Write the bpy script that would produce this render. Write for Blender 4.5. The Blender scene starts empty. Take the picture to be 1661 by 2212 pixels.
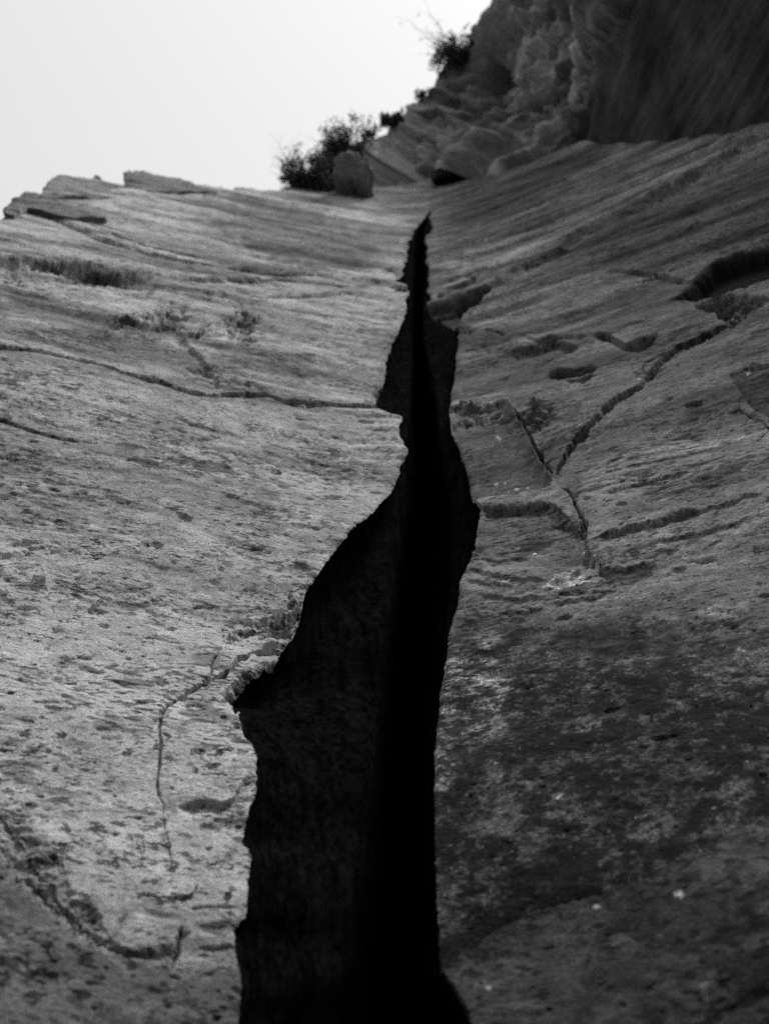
import bpy, math, random
import numpy as np
from mathutils import Vector

# ------------------------------------------------------------------ camera, light, exposure
S = bpy.context.scene
R = math.radians
CAM = np.array([0.0, 0.0, 1.6])
PITCH = R(40)
FPX = 2372.0                     # focal length in the units the outlines were measured in (frame 1661 x 2212)
CX, CY = 830.5, 1106.0
cd = bpy.data.cameras.new('camera')
cam = bpy.data.objects.new('camera', cd)
S.collection.objects.link(cam)
cam.location = CAM
cam.rotation_euler = (R(90) + PITCH, 0, 0)
cd.sensor_fit = 'VERTICAL'
cd.sensor_height = 36.0
cd.lens = 36.0 * FPX / 2212.0
cd.clip_start = 0.05
cd.clip_end = 3000
cd.dof.use_dof = True
cd.dof.focus_distance = 4.6
cd.dof.aperture_fstop = 1.75
S.camera = cam

SUN_EL, SUN_AZ = 76, 95          # azimuth clockwise from +Y (the way the camera looks)
w = bpy.data.worlds.new('World')
S.world = w
w.use_nodes = True
nt = w.node_tree
nt.nodes.clear()
sky = nt.nodes.new('ShaderNodeTexSky')
sky.sky_type = 'NISHITA'
sky.sun_disc = False
sky.sun_elevation = R(SUN_EL)
sky.sun_rotation = R(SUN_AZ)
sky.dust_density = 1.0
sky.air_density = 3.0
bw = nt.nodes.new('ShaderNodeRGBToBW')      # the photograph is black and white
bg = nt.nodes.new('ShaderNodeBackground')
bg.inputs['Strength'].default_value = 0.15
wo = nt.nodes.new('ShaderNodeOutputWorld')
nt.links.new(sky.outputs[0], bw.inputs[0])
nt.links.new(bw.outputs[0], bg.inputs['Color'])
nt.links.new(bg.outputs[0], wo.inputs['Surface'])
sl = bpy.data.lights.new('sun', 'SUN')
sl.energy = 2.0
sl.angle = R(10)
sun = bpy.data.objects.new('sun', sl)
S.collection.objects.link(sun)
sd = Vector((math.sin(R(SUN_AZ)) * math.cos(R(SUN_EL)), math.cos(R(SUN_AZ)) * math.cos(R(SUN_EL)), math.sin(R(SUN_EL))))
sun.rotation_euler = sd.to_track_quat('Z', 'Y').to_euler()
S.view_settings.view_transform = 'Standard'
S.view_settings.look = 'None'
S.view_settings.exposure = 0.37
S.view_settings.gamma = 1.0
S.view_settings.use_curve_mapping = False
S.cycles.max_bounces = 4
S.cycles.diffuse_bounces = 3
S.cycles.use_denoising = False
S.cycles.sample_clamp_indirect = 2.0
S.cycles.sample_clamp_direct = 6.0

# ------------------------------------------------------------------ numpy helpers
f32 = np.float32
rng = np.random.RandomState(7)
PERM = rng.permutation(256).astype(np.int32)
PERM = np.concatenate([PERM, PERM])
_g = rng.normal(size=(256, 3)); _g /= np.linalg.norm(_g, axis=1)[:, None]
GX, GY, GZ = [_g[:, i].astype(f32) for i in range(3)]


def noise(x, y, z):
    """gradient noise, about -1..1"""
    x = np.asarray(x, f32); y = np.asarray(y, f32); z = np.asarray(z, f32)
    xi = np.floor(x); yi = np.floor(y); zi = np.floor(z)
    fx = x - xi; fy = y - yi; fz = z - zi
    X = xi.astype(np.int32) & 255; Y = yi.astype(np.int32) & 255; Z = zi.astype(np.int32) & 255
    ux = fx * fx * fx * (fx * (fx * 6 - 15) + 10)
    uy = fy * fy * fy * (fy * (fy * 6 - 15) + 10)
    uz = fz * fz * fz * (fz * (fz * 6 - 15) + 10)
    A = PERM[X]; B = PERM[(X + 1) & 255]
    AA = PERM[(A + Y) & 255]; AB = PERM[(A + Y + 1) & 255]
    BA = PERM[(B + Y) & 255]; BB = PERM[(B + Y + 1) & 255]

    def g(h, dz, a, b, c):
        i = PERM[(h + Z + dz) & 255]
        return GX[i] * a + GY[i] * b + GZ[i] * c
    x1 = fx - 1; y1 = fy - 1; z1 = fz - 1
    n00 = g(AA, 0, fx, fy, fz); n10 = g(BA, 0, x1, fy, fz)
    n01 = g(AB, 0, fx, y1, fz); n11 = g(BB, 0, x1, y1, fz)
    a = n00 + ux * (n10 - n00); b = n01 + ux * (n11 - n01)
    lo = a + uy * (b - a)
    n00 = g(AA, 1, fx, fy, z1); n10 = g(BA, 1, x1, fy, z1)
    n01 = g(AB, 1, fx, y1, z1); n11 = g(BB, 1, x1, y1, z1)
    a = n00 + ux * (n10 - n00); b = n01 + ux * (n11 - n01)
    hi = a + uy * (b - a)
    return (lo + uz * (hi - lo)) * f32(1.6)


def sstep(a, b, x):
    t = np.clip((x - a) / (b - a), 0, 1)
    return t * t * (3 - 2 * t)


def fbm(x, y, z, octs, gain=0.5):
    s = 0; a = 1.0; f = 1.0; n = 0
    for i in range(octs):
        s = s + a * noise(x * f + 17.3 * i, y * f + 5.1 * i, z * f - 9.7 * i)
        n += a; a *= gain; f *= 2.03
    return s / n


def wobble(a, amp, f, seed=0.0):
    """1-d noise for outlines"""
    a = np.asarray(a, f32)
    return amp * (noise(a * f + seed, 0 * a + seed * 1.7 + .3, 0 * a + .5) + .5 * noise(a * f * 2.3 + seed, 0 * a + 4.3, 0 * a + .5))


# ------------------------------------------------------------------ measured outline -> directions
CP, SP = math.cos(PITCH), math.sin(PITCH)


def direction(u, v):
    a = (u - CX) / FPX; b = (CY - v) / FPX
    return a, CP - SP * b, SP + CP * b


# the reclining rock wall, a shallow open corner whose valley line carries the crack
D0, COT = 2.5, 1 / math.tan(R(62))


def wall_y(x, h):
    xc = 0.05 + 0.045 * np.clip(h, 0, 20)
    kR = 0.40 + 0.010 * np.clip(h, 0, 20)
    kL = 0.27 - 0.003 * np.clip(h, 0, 20)
    q = x - xc
    wd = 0.35 + 0.03 * np.clip(h, 0, 20)
    r = np.sqrt(q * q + wd * wd)
    return D0 + COT * h - kR * 0.5 * (r + q) - kL * 0.5 * (r - q)


def hit_wall(u, v):
    dx, dy, dz = [np.asarray(q, np.float64) for q in direction(u, v)]
    t = np.full(np.shape(dx * dy), 3.0)
    for _ in range(30):
        g = t * dy - wall_y(t * dx, t * dz)
        e = 1e-3
        g2 = (t + e) * dy - wall_y((t + e) * dx, (t + e) * dz)
        s = np.maximum((g2 - g) / e, 0.04)
        t = np.clip(t - np.clip(g / s, -6, 6), 0.3, 60)
    return t


def wall_normal(x, h):
    e = 1e-2
    gx = (wall_y(x + e, h) - wall_y(x - e, h)) / (2 * e)
    gz = (wall_y(x, h + e) - wall_y(x, h - e)) / (2 * e)
    n = np.stack([gx, -np.ones_like(gx), gz], -1)
    return n / np.linalg.norm(n, axis=-1, keepdims=True)


# the upper cliff: a steep plane crossing above the reclining wall
def cliff_over(u):
    return sstep(1180, 1330, u) * 2.2


def hit_cliff(u, v):
    dx, dy, dz = direction(u, v)
    o = cliff_over(u)
    h0 = 15.0 - sstep(900, 1700, u) * 6
    # 7.2 x + 4.7 y = 53.4 - o (h - h0)
    return (CLIFF_C(u) + o * h0) / (7.2 * dx + 4.7 * dy + o * dz)


# ------------------------------------------------------------------ outlines
def curve(pts):
    p = np.array(pts, float)
    return lambda q: np.interp(q, p[:, 0], p[:, 1])


RIM = curve([(-900, 760), (-400, 590), (-100, 500), (0, 463), (12, 456), (40, 440), (90, 424), (180, 413), (270, 405), (330, 396), (390, 390), (416, 395),
             (442, 391), (499, 400), (525, 397), (562, 403), (614, 404), (629, 393), (655, 395), (692, 405), (718, 408), (735, 396),
             (800, 394), (860, 386), (930, 374), (1050, 342), (1130, 328), (1200, 308), (1310, 308), (1400, 308), (1661, 272), (2600, 60)])
LEDGE = curve([(700, 410), (720, 404), (800, 405), (860, 396), (930, 385), (1050, 352), (1130, 338), (1200, 318), (1260, 316), (1310, 320), (1360, 330), (1400, 322), (1500, 300), (1661, 285), (2600, 90)])
CRIM = curve([(700, 402), (714, 396), (722, 345), (745, 310), (767, 297), (788, 292), (817, 277), (839, 258), (871, 228), (900, 209), (925, 187), (943, 157),
              (961, 135), (1015, 88), (1029, 68), (1044, 61), (1069, 29), (1091, 0), (1160, -70), (1300, -220), (1661, -520), (2600, -900)])
EL = [(455, 930), (466, 918), (480, 908), (491, 894), (502, 890), (509, 891), (521, 879), (528, 884), (543, 879), (557, 879),
      (565, 872), (581, 869), (591, 865), (600, 852), (606, 853), (610, 880), (617, 884), (637, 884), (641, 877), (651, 875), (657, 878), (675, 877),
      (694, 867), (718, 858), (742, 846), (766, 837), (790, 834), (817, 831), (836, 819), (851, 814), (870, 813), (878, 822),
      (889, 836), (901, 846), (906, 867), (913, 867), (923, 860), (934, 859), (950, 871), (970, 881), (990, 865), (1022, 855),
      (1054, 833), (1078, 815), (1106, 793), (1142, 757), (1166, 739), (1190, 715), (1214, 695), (1242, 675), (1262, 659),
      (1286, 658), (1318, 647), (1334, 639), (1354, 619), (1374, 609), (1382, 610), (1394, 600), (1408, 575), (1438, 538),
      (1474, 504), (1494, 507), (1506, 519), (1537, 520), (1590, 527), (1615, 541), (1646, 551), (1724, 551), (1765, 536), (1828, 521), (1859, 541),
      (1911, 536), (1989, 530), (2015, 505), (2062, 508), (2103, 520), (2171, 520), (2212, 515), (2500, 490), (3300, 470), (6500, 440)]
ER = [(455, 931), (468, 927), (483, 936), (495, 930), (504, 918), (519, 918), (531, 924), (555, 921), (567, 927), (591, 925),
      (603, 927), (625, 923), (641, 932), (651, 930), (657, 921), (663, 925), (675, 945), (690, 972), (697, 985), (723, 988), (759, 985), (783, 984), (807, 978),
      (831, 972), (879, 972), (908, 972), (927, 973), (938, 975), (954, 987), (982, 999), (1022, 1007), (1058, 1015), (1080, 1030), (1090, 1034),
      (1126, 1033), (1170, 1023), (1210, 1011), (1250, 991), (1290, 987), (1338, 969), (1402, 959), (1466, 951), (1530, 945),
      (1590, 941), (1700, 940), (1850, 942), (1950, 945), (2060, 950), (2110, 953), (2160, 985), (2212, 1012), (2300, 1050), (3300, 1100), (6500, 1150)]
VTOP = 455.0
EL_ = curve(EL); ER_ = curve(ER)


def edge_l(v):
    return EL_(v) + wobble(v, 3.2, 0.06, 3) + wobble(v, 2.2, 0.2, 9)


def edge_r(v):
    return ER_(v) + wobble(v, 2.2, 0.05, 31) + wobble(v, 1.5, 0.2, 19)


SEAM = curve([(200, 940), (380, 936), (430, 932), (455, 930)])


def edge(v, side):
    e = edge_l(v) if side < 0 else edge_r(v)
    e = e + wobble(v, 3.2, .11, 40 + side) * (1 - sstep(600, 700, v))
    k = sstep(VTOP - 1, VTOP + 4, v)
    return np.where(v < VTOP, SEAM(np.minimum(v, VTOP)), 930 + (e - 930) * k)


# ------------------------------------------------------------------ relief features, traced on the rock
class Field:
    """relief (in units of the local pixel size, + is outward) and surface tone, some of it painted shade"""
    def __init__(s, U, V):
        s.U, s.V = U, V
        s.d = np.zeros(U.shape, f32)
        s.t = np.zeros(U.shape, f32)
        s.m = np.zeros(U.shape, f32)         # pale crust
        s.rough = np.zeros(U.shape, f32)

    def win(s, x0, y0, x1, y1):
        m = (s.U >= x0) & (s.U <= x1) & (s.V >= y0) & (s.V <= y1)
        return np.nonzero(m.ravel())[0]

    def near(s, pts, pad, wob=0.0, seed=0.0):
        p = np.array(pts, float)
        i = s.win(p[:, 0].min() - pad, p[:, 1].min() - pad, p[:, 0].max() + pad, p[:, 1].max() + pad)
        if len(i) == 0:
            return i, None, None, None
        x = s.U.ravel()[i].astype(f32); y = s.V.ravel()[i].astype(f32)
        if wob:
            nx = noise(x * .045 + seed, y * .045, 0 * x + seed) + .6 * noise(x * .13, y * .13 + seed, 0 * x + 2.2) + .10 * noise(x * .34, y * .34 + seed, 0 * x + 5.2)
            ny = noise(x * .045 + seed + 40, y * .045, 0 * x + 7.7) + .6 * noise(x * .13 + 9, y * .13 + seed, 0 * x + 8.2) + .10 * noise(x * .34 + 9, y * .34 + seed, 0 * x + 3.2)
            x = x + wob * nx; y = y + wob * ny
        best = np.full(x.shape, 1e9, f32); sg = np.zeros(x.shape, f32); par = np.zeros(x.shape, f32)
        L = np.hypot(*(p[1:] - p[:-1]).T); tot = L.sum(); acc = 0
        for (ax, ay), (bx, by), l in zip(p[:-1], p[1:], L):
            dx, dy = (bx - ax) / l, (by - ay) / l
            q = (x - ax) * dx + (y - ay) * dy
            qc = np.clip(q, 0, l)
            ex = x - ax - qc * dx; ey = y - ay - qc * dy
            d = ex * ex + ey * ey
            k = d < best
            best = np.where(k, d, best)
            sg = np.where(k, np.sign(dx * (y - ay) - dy * (x - ax)), sg)
            par = np.where(k, (acc + qc) / tot, par)
            acc += l
        return i, np.sqrt(best), sg, par

    def groove(s, pts, wd, dep, wob=4, tap=True, seed=0.0):
        i, d, sg, par = s.near(pts, wd * 4 + 8, wob, seed)
        if len(i) == 0:
            return
        n = noise(par * 14 + seed, 0 * par + 3.1 + seed, 0 * par)
        w_ = wd * .78 * (1 + .6 * n)
        if tap:
            w_ = w_ * np.clip(np.minimum(par, 1 - par) * 6 + .25, 0, 1)
        g = np.exp(-(d / np.maximum(w_, .2)) ** 3)
        s.d.ravel()[i] -= (1.7 * dep * g * np.clip(w_ / wd, 0, 1.3)).astype(f32)

    def step(s, pts, h, reach, wd=1.6, wob=4, seed=0.0, both=0.35, tap=True):
        """the side on the right hand of the walk (screen below for a walk to the right) is set back by h"""
        i, d, sg, par = s.near(pts, reach * 1.6, wob, seed)
        if len(i) == 0:
            return
        wd = max(wd, abs(h) * .30)
        e = np.ones_like(par)
        if tap:
            e = np.clip(np.minimum(par, 1 - par) * 7, 0, 1)
        e = e * (1 + .35 * noise(par * 9 + seed, 0 * par + seed + .7, 0 * par))
        sd = d * sg
        below = (sd > 0)
        fall = np.clip(1 - d / reach, 0, 1) ** 2
        k = np.clip(sd / wd, -1, 1) * .5 + .5
        s.d.ravel()[i] += (1.5 * e * h * fall * (-(k) * (1 - both) * 1.0 + (1 - k) * both)).astype(f32)

    def blob(s, cx, cy, rx, ry, dep=0.0, tone=0.0, rough=0.0, crust=0.0, ang=0.0, hard=0.5, wob=0.35, seed=0.0):
        r = max(rx, ry) * 1.7
        i = s.win(cx - r, cy - r, cx + r, cy + r)
        if len(i) == 0:
            return
        x = (s.U.ravel()[i] - cx).astype(f32); y = (s.V.ravel()[i] - cy).astype(f32)
        ca, sa = math.cos(R(ang)), math.sin(R(ang))
        a = (x * ca + y * sa) / rx; b = (-x * sa + y * ca) / ry
        n = noise(x / rx * 1.7 + seed, y / ry * 1.7 + seed, 0 * x + seed) + .7 * noise(x / rx * 5 + seed, y / ry * 5, 0 * x + 3 + seed)
        q = np.sqrt(a * a + b * b) + wob * n
        k = 1 - sstep(1 - hard * .9, 1 + hard * .3, q)
        if dep: s.d.ravel()[i] += (dep * k).astype(f32)
        if tone: s.t.ravel()[i] += (tone * k).astype(f32)
        if rough: s.rough.ravel()[i] += (rough * k).astype(f32)
        if crust: s.m.ravel()[i] += (crust * k).astype(f32)

    def poly(s, pts, dep=0.0, tone=0.0, soft=4.0, wob=5, seed=0.0, rough=0.0, crust=0.0):
        soft = max(soft, abs(dep) * .22)
        p = np.array(pts, float)
        pp = list(pts) + [pts[0]]
        i, d, _, _ = s.near(pp, soft * 2 + 6, wob, seed)
        if len(i) == 0:
            return
        x = s.U.ravel()[i].astype(f32); y = s.V.ravel()[i].astype(f32)
        if wob:
            nx = noise(x * .045 + seed, y * .045, 0 * x + seed) + .5 * noise(x * .13, y * .13 + seed, 0 * x + 2.2)
            ny = noise(x * .045 + seed + 40, y * .045, 0 * x + 7.7) + .5 * noise(x * .13 + 9, y * .13 + seed, 0 * x + 8.2)
            x = x + wob * nx; y = y + wob * ny
        ins = inside(x, y, p)
        sd = np.where(ins, d, -d)
        k = sstep(-soft, soft, sd)
        if dep: s.d.ravel()[i] += (dep * k).astype(f32)
        if tone: s.t.ravel()[i] += (tone * k).astype(f32)
        if rough: s.rough.ravel()[i] += (rough * k).astype(f32)
        if crust: s.m.ravel()[i] += (crust * k).astype(f32)


def inside(x, y, p):
    c = np.zeros(x.shape, bool)
    j = len(p) - 1
    for i in range(len(p)):
        xi, yi = p[i]; xj, yj = p[j]
        if yi != yj:
            c ^= ((yi > y) != (yj > y)) & (x < (xj - xi) * (y - yi) / (yj - yi) + xi)
        j = i
    return c


def left_features(F):
    st, gr, bl, po = F.step, F.groove, F.blob, F.poly
    # groove and thin bed under the rim
    st([(22, 438), (60, 442), (140, 470), (230, 512), (330, 548), (430, 572), (520, 590)], 5, 40, 1.3, 2, 1)
    gr([(40, 440), (120, 468), (220, 512), (320, 546), (430, 570), (560, 588), (700, 600)], 2.0, 13, 1.5, True, 2)
    gr([(150, 462), (250, 505), (350, 540), (450, 562)], 1.6, 9, 1.5, True, 3)
    st([(470, 575), (600, 585), (700, 598), (850, 606)], 5, 30, 1.5, 3, 4)
    gr([(255, 528), (300, 538), (345, 548)], 1.6, 4, 2, True, 5)
    # the long overhang and the rotten rock beneath it
    st([(-80, 548), (0, 558), (60, 565), (130, 572), (190, 578), (235, 598), (300, 600), (345, 600)], 16, 90, 2.0, 5, 6)
    gr([(-20, 560), (60, 566), (150, 574), (230, 598), (290, 600)], 3.5, 8, 4, True, 7)
    st([(320, 592), (430, 602), (520, 606), (620, 612), (740, 620)], 5, 26, 1.4, 3, 8)
    gr([(345, 600), (430, 604), (520, 608), (620, 614), (740, 622), (850, 612)], 1.8, 7, 1.5, True, 8.2)
    gr([(560, 643), (700, 645), (800, 643), (856, 636)], 1.8, 7, 1.5, True, 8.4)
    gr([(-60, 740), (0, 746), (90, 754), (200, 777), (280, 802), (350, 818), (420, 848), (480, 855)], 2.2, 9, 2, True, 8.6)
    gr([(-60, 882), (0, 890), (60, 910), (130, 934), (200, 942)], 2.2, 8, 2, True, 8.8)
    st([(560, 640), (700, 642), (800, 640), (852, 630)], 3.5, 18, 1.3, 2, 9)
    st([(270, 620), (330, 612), (400, 618), (470, 632), (520, 634)], 5, 22, 1.4, 4, 9.5)
    bl(180, 596, 75, 18, -7, -.10, 1.5, hard=.9, seed=1)
    bl(40, 590, 60, 24, -4, -.05, 1.0, hard=.9, seed=2)
    bl(375, 685, 42, 26, -9, -.12, 2.0, hard=.9, wob=.6, seed=3)
    bl(435, 715, 40, 18, -4, -.08, 1.6, hard=.9, wob=.6, seed=3.5)
    bl(525, 705, 36, 40, -5, -.10, 1.6, hard=.9, wob=.6, seed=4)
    bl(300, 688, 70, 22, 0, .0, 1.4, hard=.9, seed=5)
    bl(440, 800, 38, 9, -9, -.03, .6, ang=12, hard=.7, seed=6)
    bl(545, 830, 26, 8, -4, -.02, .6, ang=10, hard=.7, seed=7)
    st([(360, 700), (400, 735), (440, 775), (470, 820), (490, 845)], 8, 60, 3, 5, 8.5)
    # darker varnished beds
    po([(360, 418), (520, 432), (660, 450), (760, 488), (845, 522), (800, 574), (700, 586), (620, 572), (540, 530), (450, 468)], 0, -.14, 30, 22, 1)
    po([(-50, 610), (180, 630), (330, 700), (420, 740), (470, 830), (400, 860), (280, 800), (120, 760), (-50, 740)], -2, -.08, 30, 16, 2)
    po([(450, 740), (560, 760), (660, 800), (700, 860), (560, 880), (480, 850)], 0, -.06, 26, 14, 3)
    po([(330, 640), (480, 650), (620, 640), (800, 660), (820, 800), (700, 810), (600, 740), (450, 730), (350, 670)], 0, .04, 30, 14, 4)
    # pale streaks at the head of the crack
    bl(800, 588, 105, 12, 2, .20, 0, ang=2, hard=.9, seed=8)
    bl(790, 466, 130, 11, 1, .15, 0, ang=8, hard=.9, seed=9)
    bl(420, 415, 300, 16, 1, .08, 0, ang=2, hard=.9, seed=9.4)
    po([(-60, 1230), (500, 1260), (640, 1290), (560, 1420), (520, 1600), (540, 1900), (400, 1950), (150, 1850), (-60, 1700)], 0, .05, 60, 50, 5)
    po([(0, 900), (300, 960), (640, 1080), (560, 1140), (200, 1100), (-60, 1060)], 0, -.05, 40, 40, 6)
    # crack lines
    st([(-60, 738), (0, 744), (90, 752), (200, 775), (280, 800), (300, 812)], 4, 26, 1.3, 3, 10)
    st([(280, 800), (340, 812), (420, 845), (480, 853), (540, 847), (590, 850)], 7, 34, 1.5, 3, 11)
    gr([(480, 853), (540, 847), (580, 850), (620, 868), (700, 876), (760, 878), (822, 874)], 3.4, 12, 2, False, 12)
    st([(600, 862), (660, 876), (760, 878), (826, 872)], 6, 30, 1.3, 2, 13)
    st([(-60, 880), (0, 888), (60, 908), (130, 932), (200, 940)], 4, 22, 1.3, 3, 14)
    for k, (x0, y0, ln, sl_, h) in enumerate([(300, 985, 150, .22, 3), (420, 1035, 200, .2, 3), (560, 960, 180, .17, 3), (620, 910, 190, .13, 3.5),
                                             (700, 935, 140, .1, 3.5), (100, 1010, 180, .3, 3), (40, 880, 160, .24, 2.5), (500, 1080, 190, .16, 3),
                                             (600, 1130, 140, .1, 3), (640, 1180, 80, .02, 3), (180, 900, 200, .26, 2.5), (380, 900, 160, .22, 3),
                                             (240, 1075, 130, .25, 2.5), (60, 1090, 130, .3, 2.5), (690, 1010, 120, .12, 3), (330, 430, 170, .13, 2.5),
                                             (480, 460, 200, .16, 2.5), (560, 520, 220, .14, 3), (620, 560, 200, .1, 3), (260, 470, 170, .2, 2.5),
                                             (700, 500, 170, .1, 3), (90, 490, 150, .25, 2), (40, 520, 120, .15, 2), (640, 425, 180, .2, 2.5), (400, 1180, 120, .12, 2.5)]):
        st([(x0, y0), (x0 + ln * .5, y0 + ln * sl_ * .6), (x0 + ln, y0 + ln * sl_)], h, 16, 1.2, 4, 20 + k)
    # pits in the pale slab
    for k, (x, y, rx, ry, dp) in enumerate([(18, 982, 26, 9, -7), (55, 1158, 42, 11, -8), (30, 1172, 34, 7, -9), (140, 1172, 36, 9, -6), (600, 1002, 15, 6, -6), (712, 1036, 17, 6, -6), (335, 1167, 22, 8, -6), (550, 1182, 34, 8, -6),
                                            (245, 1100, 20, 5, -4), (430, 940, 24, 7, -4), (180, 975, 22, 6, -4), (430, 1271, 15, 4, -6), (280, 1283, 22, 4, -6), (215, 1281, 24, 5, -5), (285, 1240, 24, 4, -5), (540, 1250, 16, 4, -5),
                                            (425, 1640, 17, 11, -8), (470, 1645, 9, 7, -6), (455, 1672, 18, 5, -6), (420, 1680, 9, 5, -6), (275, 1630, 14, 6, -6), (135, 1585, 10, 7, -5), (55, 1580, 12, 8, -6), (105, 1620, 8, 8, -6),
                                            (25, 1610, 20, 16, -4), (140, 1795, 14, 7, -8), (280, 1812, 8, 7, -6), (292, 1850, 22, 26, -8), (370, 1885, 12, 10, -12), (250, 1870, 7, 9, -5), (490, 1868, 10, 9, -6), (410, 1868, 7, 10, -5),
                                            (490, 1950, 9, 8, -9), (120, 1845, 34, 20, -7), (95, 2110, 26, 20, -10), (105, 2080, 14, 22, -6), (470, 2195, 10, 7, -9), (360, 2170, 9, 9, -5), (60, 1740, 22, 10, -6),
                                            (35, 1760, 28, 10, -6), (430, 1510, 20, 8, -7), (485, 1538, 8, 5, -6), (500, 1595, 12, 5, -6), (510, 1572, 8, 5, -6)]):
        bl(x, y, rx, ry, dp, -.03, .5, hard=.6, wob=.55, seed=k * 1.7)
    for k in range(130):
        x = rng.uniform(-20, 700); y = rng.uniform(880, 1700)
        s_ = rng.uniform(1.2, 2.6) ** 2 * (0.8 + (y - 880) / 900)
        bl(x, y, s_ * rng.uniform(1.2, 2.6), s_ * .6, -rng.uniform(2, 4.5), 0, 0, ang=rng.uniform(0, 16), hard=.7, wob=.4, seed=k)
    # broken rock beside the crack and the branching cracks that lead from it
    bl(520, 1322, 34, 15, -7, -.08, 2.2, hard=.9, wob=.6, seed=50)
    bl(600, 1318, 50, 22, -9, -.08, 2.6, hard=.9, wob=.6, seed=51)
    bl(640, 1290, 22, 30, -8, -.04, 2.4, hard=.9, wob=.6, seed=52)
    bl(590, 1345, 30, 10, 9, .05, 1.0, hard=.9, seed=53)
    bl(560, 1298, 50, 8, 6, .10, .5, hard=.8, seed=54)
    po([(540, 1420), (590, 1395), (615, 1400), (560, 1500), (510, 1520), (490, 1480)], -16, -.08, 8, 6, 55, 2.2)
    bl(595, 1362, 36, 12, -12, -.05, 2, ang=-10, hard=.8, seed=56)
    gr([(606, 1366), (570, 1364), (545, 1372), (522, 1390), (505, 1412), (490, 1428), (470, 1440), (440, 1452), (415, 1466), (392, 1485), (365, 1505), (350, 1530)], 5.0, 17, 4, False, 57)
    gr([(350, 1528), (347, 1560), (347, 1600), (345, 1650), (341, 1690), (343, 1720)], 3.2, 12, 4, False, 58)
    gr([(343, 1718), (352, 1745), (356, 1790), (366, 1830), (368, 1880)], 1.8, 5, 4, False, 59)
    gr([(478, 1368), (465, 1392), (462, 1420), (445, 1452)], 2.4, 8, 3, True, 60)
    gr([(520, 1335), (505, 1345), (490, 1345)], 3, 8, 3, True, 61)
    st([(382, 1752), (440, 1742), (480, 1752), (505, 1742), (520, 1716), (540, 1690)], 15, 46, 2.0, 3, 62)
    gr([(384, 1750), (440, 1744), (485, 1752), (515, 1735)], 3.5, 10, 3, True, 63)
    bl(500, 1790, 56, 24, -5, -.06, 1.6, hard=.9, wob=.5, seed=64)
    gr([(408, 1975), (440, 1972), (505, 1970)], 3.0, 12, 1.5, True, 65)
    st([(355, 1948), (390, 1950), (420, 1945)], 6, 26, 2, 3, 66)
    gr([(300, 1945), (350, 1948), (400, 1955), (420, 1940), (425, 1912)], 2.4, 7, 4, True, 66.5)
    # the lower block and the rotten joint above it
    st([(-120, 1690), (-40, 1740), (0, 1765), (30, 1810), (60, 1850), (95, 1905), (140, 1965), (175, 2000), (230, 2040), (290, 2058), (350, 2062), (380, 2035), (395, 2005)], 8, 60, 2.5, 12, 67, both=.5)
    gr([(0, 1850), (40, 1900), (90, 1940), (140, 1975), (165, 2008), (230, 2040), (270, 2058), (340, 2066)], 5, 9, 14, True, 68)
    gr([(375, 2080), (385, 2050), (392, 2010)], 6, 15, 4, True, 69)
    gr([(430, 2055), (470, 2054), (510, 2050)], 4.5, 14, 3, True, 70)
    po([(0, 1740), (60, 1770), (120, 1850), (170, 1990), (90, 1950), (0, 1860)], -6, -.10, 16, 14, 71, 1.6)
    po([(-200, 1900), (0, 1870), (90, 1960), (180, 2030), (280, 2075), (400, 2090), (540, 2100), (540, 2400), (-200, 2400)], 2, -.15, 14, 8, 72)
    bl(320, 2060, 60, 14, -5, -.10, 1.2, hard=.9, wob=.5, seed=73)
    bl(190, 1990, 40, 26, -5, -.10, 1.2, ang=40, hard=.9, wob=.5, seed=74)
    bl(40, 2030, 20, 14, 5, .10, .6, hard=.8, seed=75)
    # broken fringe of the crack above
    bl(830, 850, 22, 26, -5, -.04, 2.5, hard=.9, seed=76)
    bl(864, 620, 22, 9, -4, -.05, 2.0, hard=.8, seed=77)
    gr([(830, 578), (848, 582), (862, 592), (872, 602)], 2.6, 8, 3, True, 78)
    st([(700, 868), (790, 866), (850, 874), (878, 884)], 3, 20, 1.4, 3, 79)
    for k in range(16):
        y = 895 + k * 7.0
        x = 730 + (k * 53) % 90
        st([(x, y), (x + 50, y + 5), (x + 110, y + 6)], 2.6, 9, 1.1, 3, 90 + k)


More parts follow.
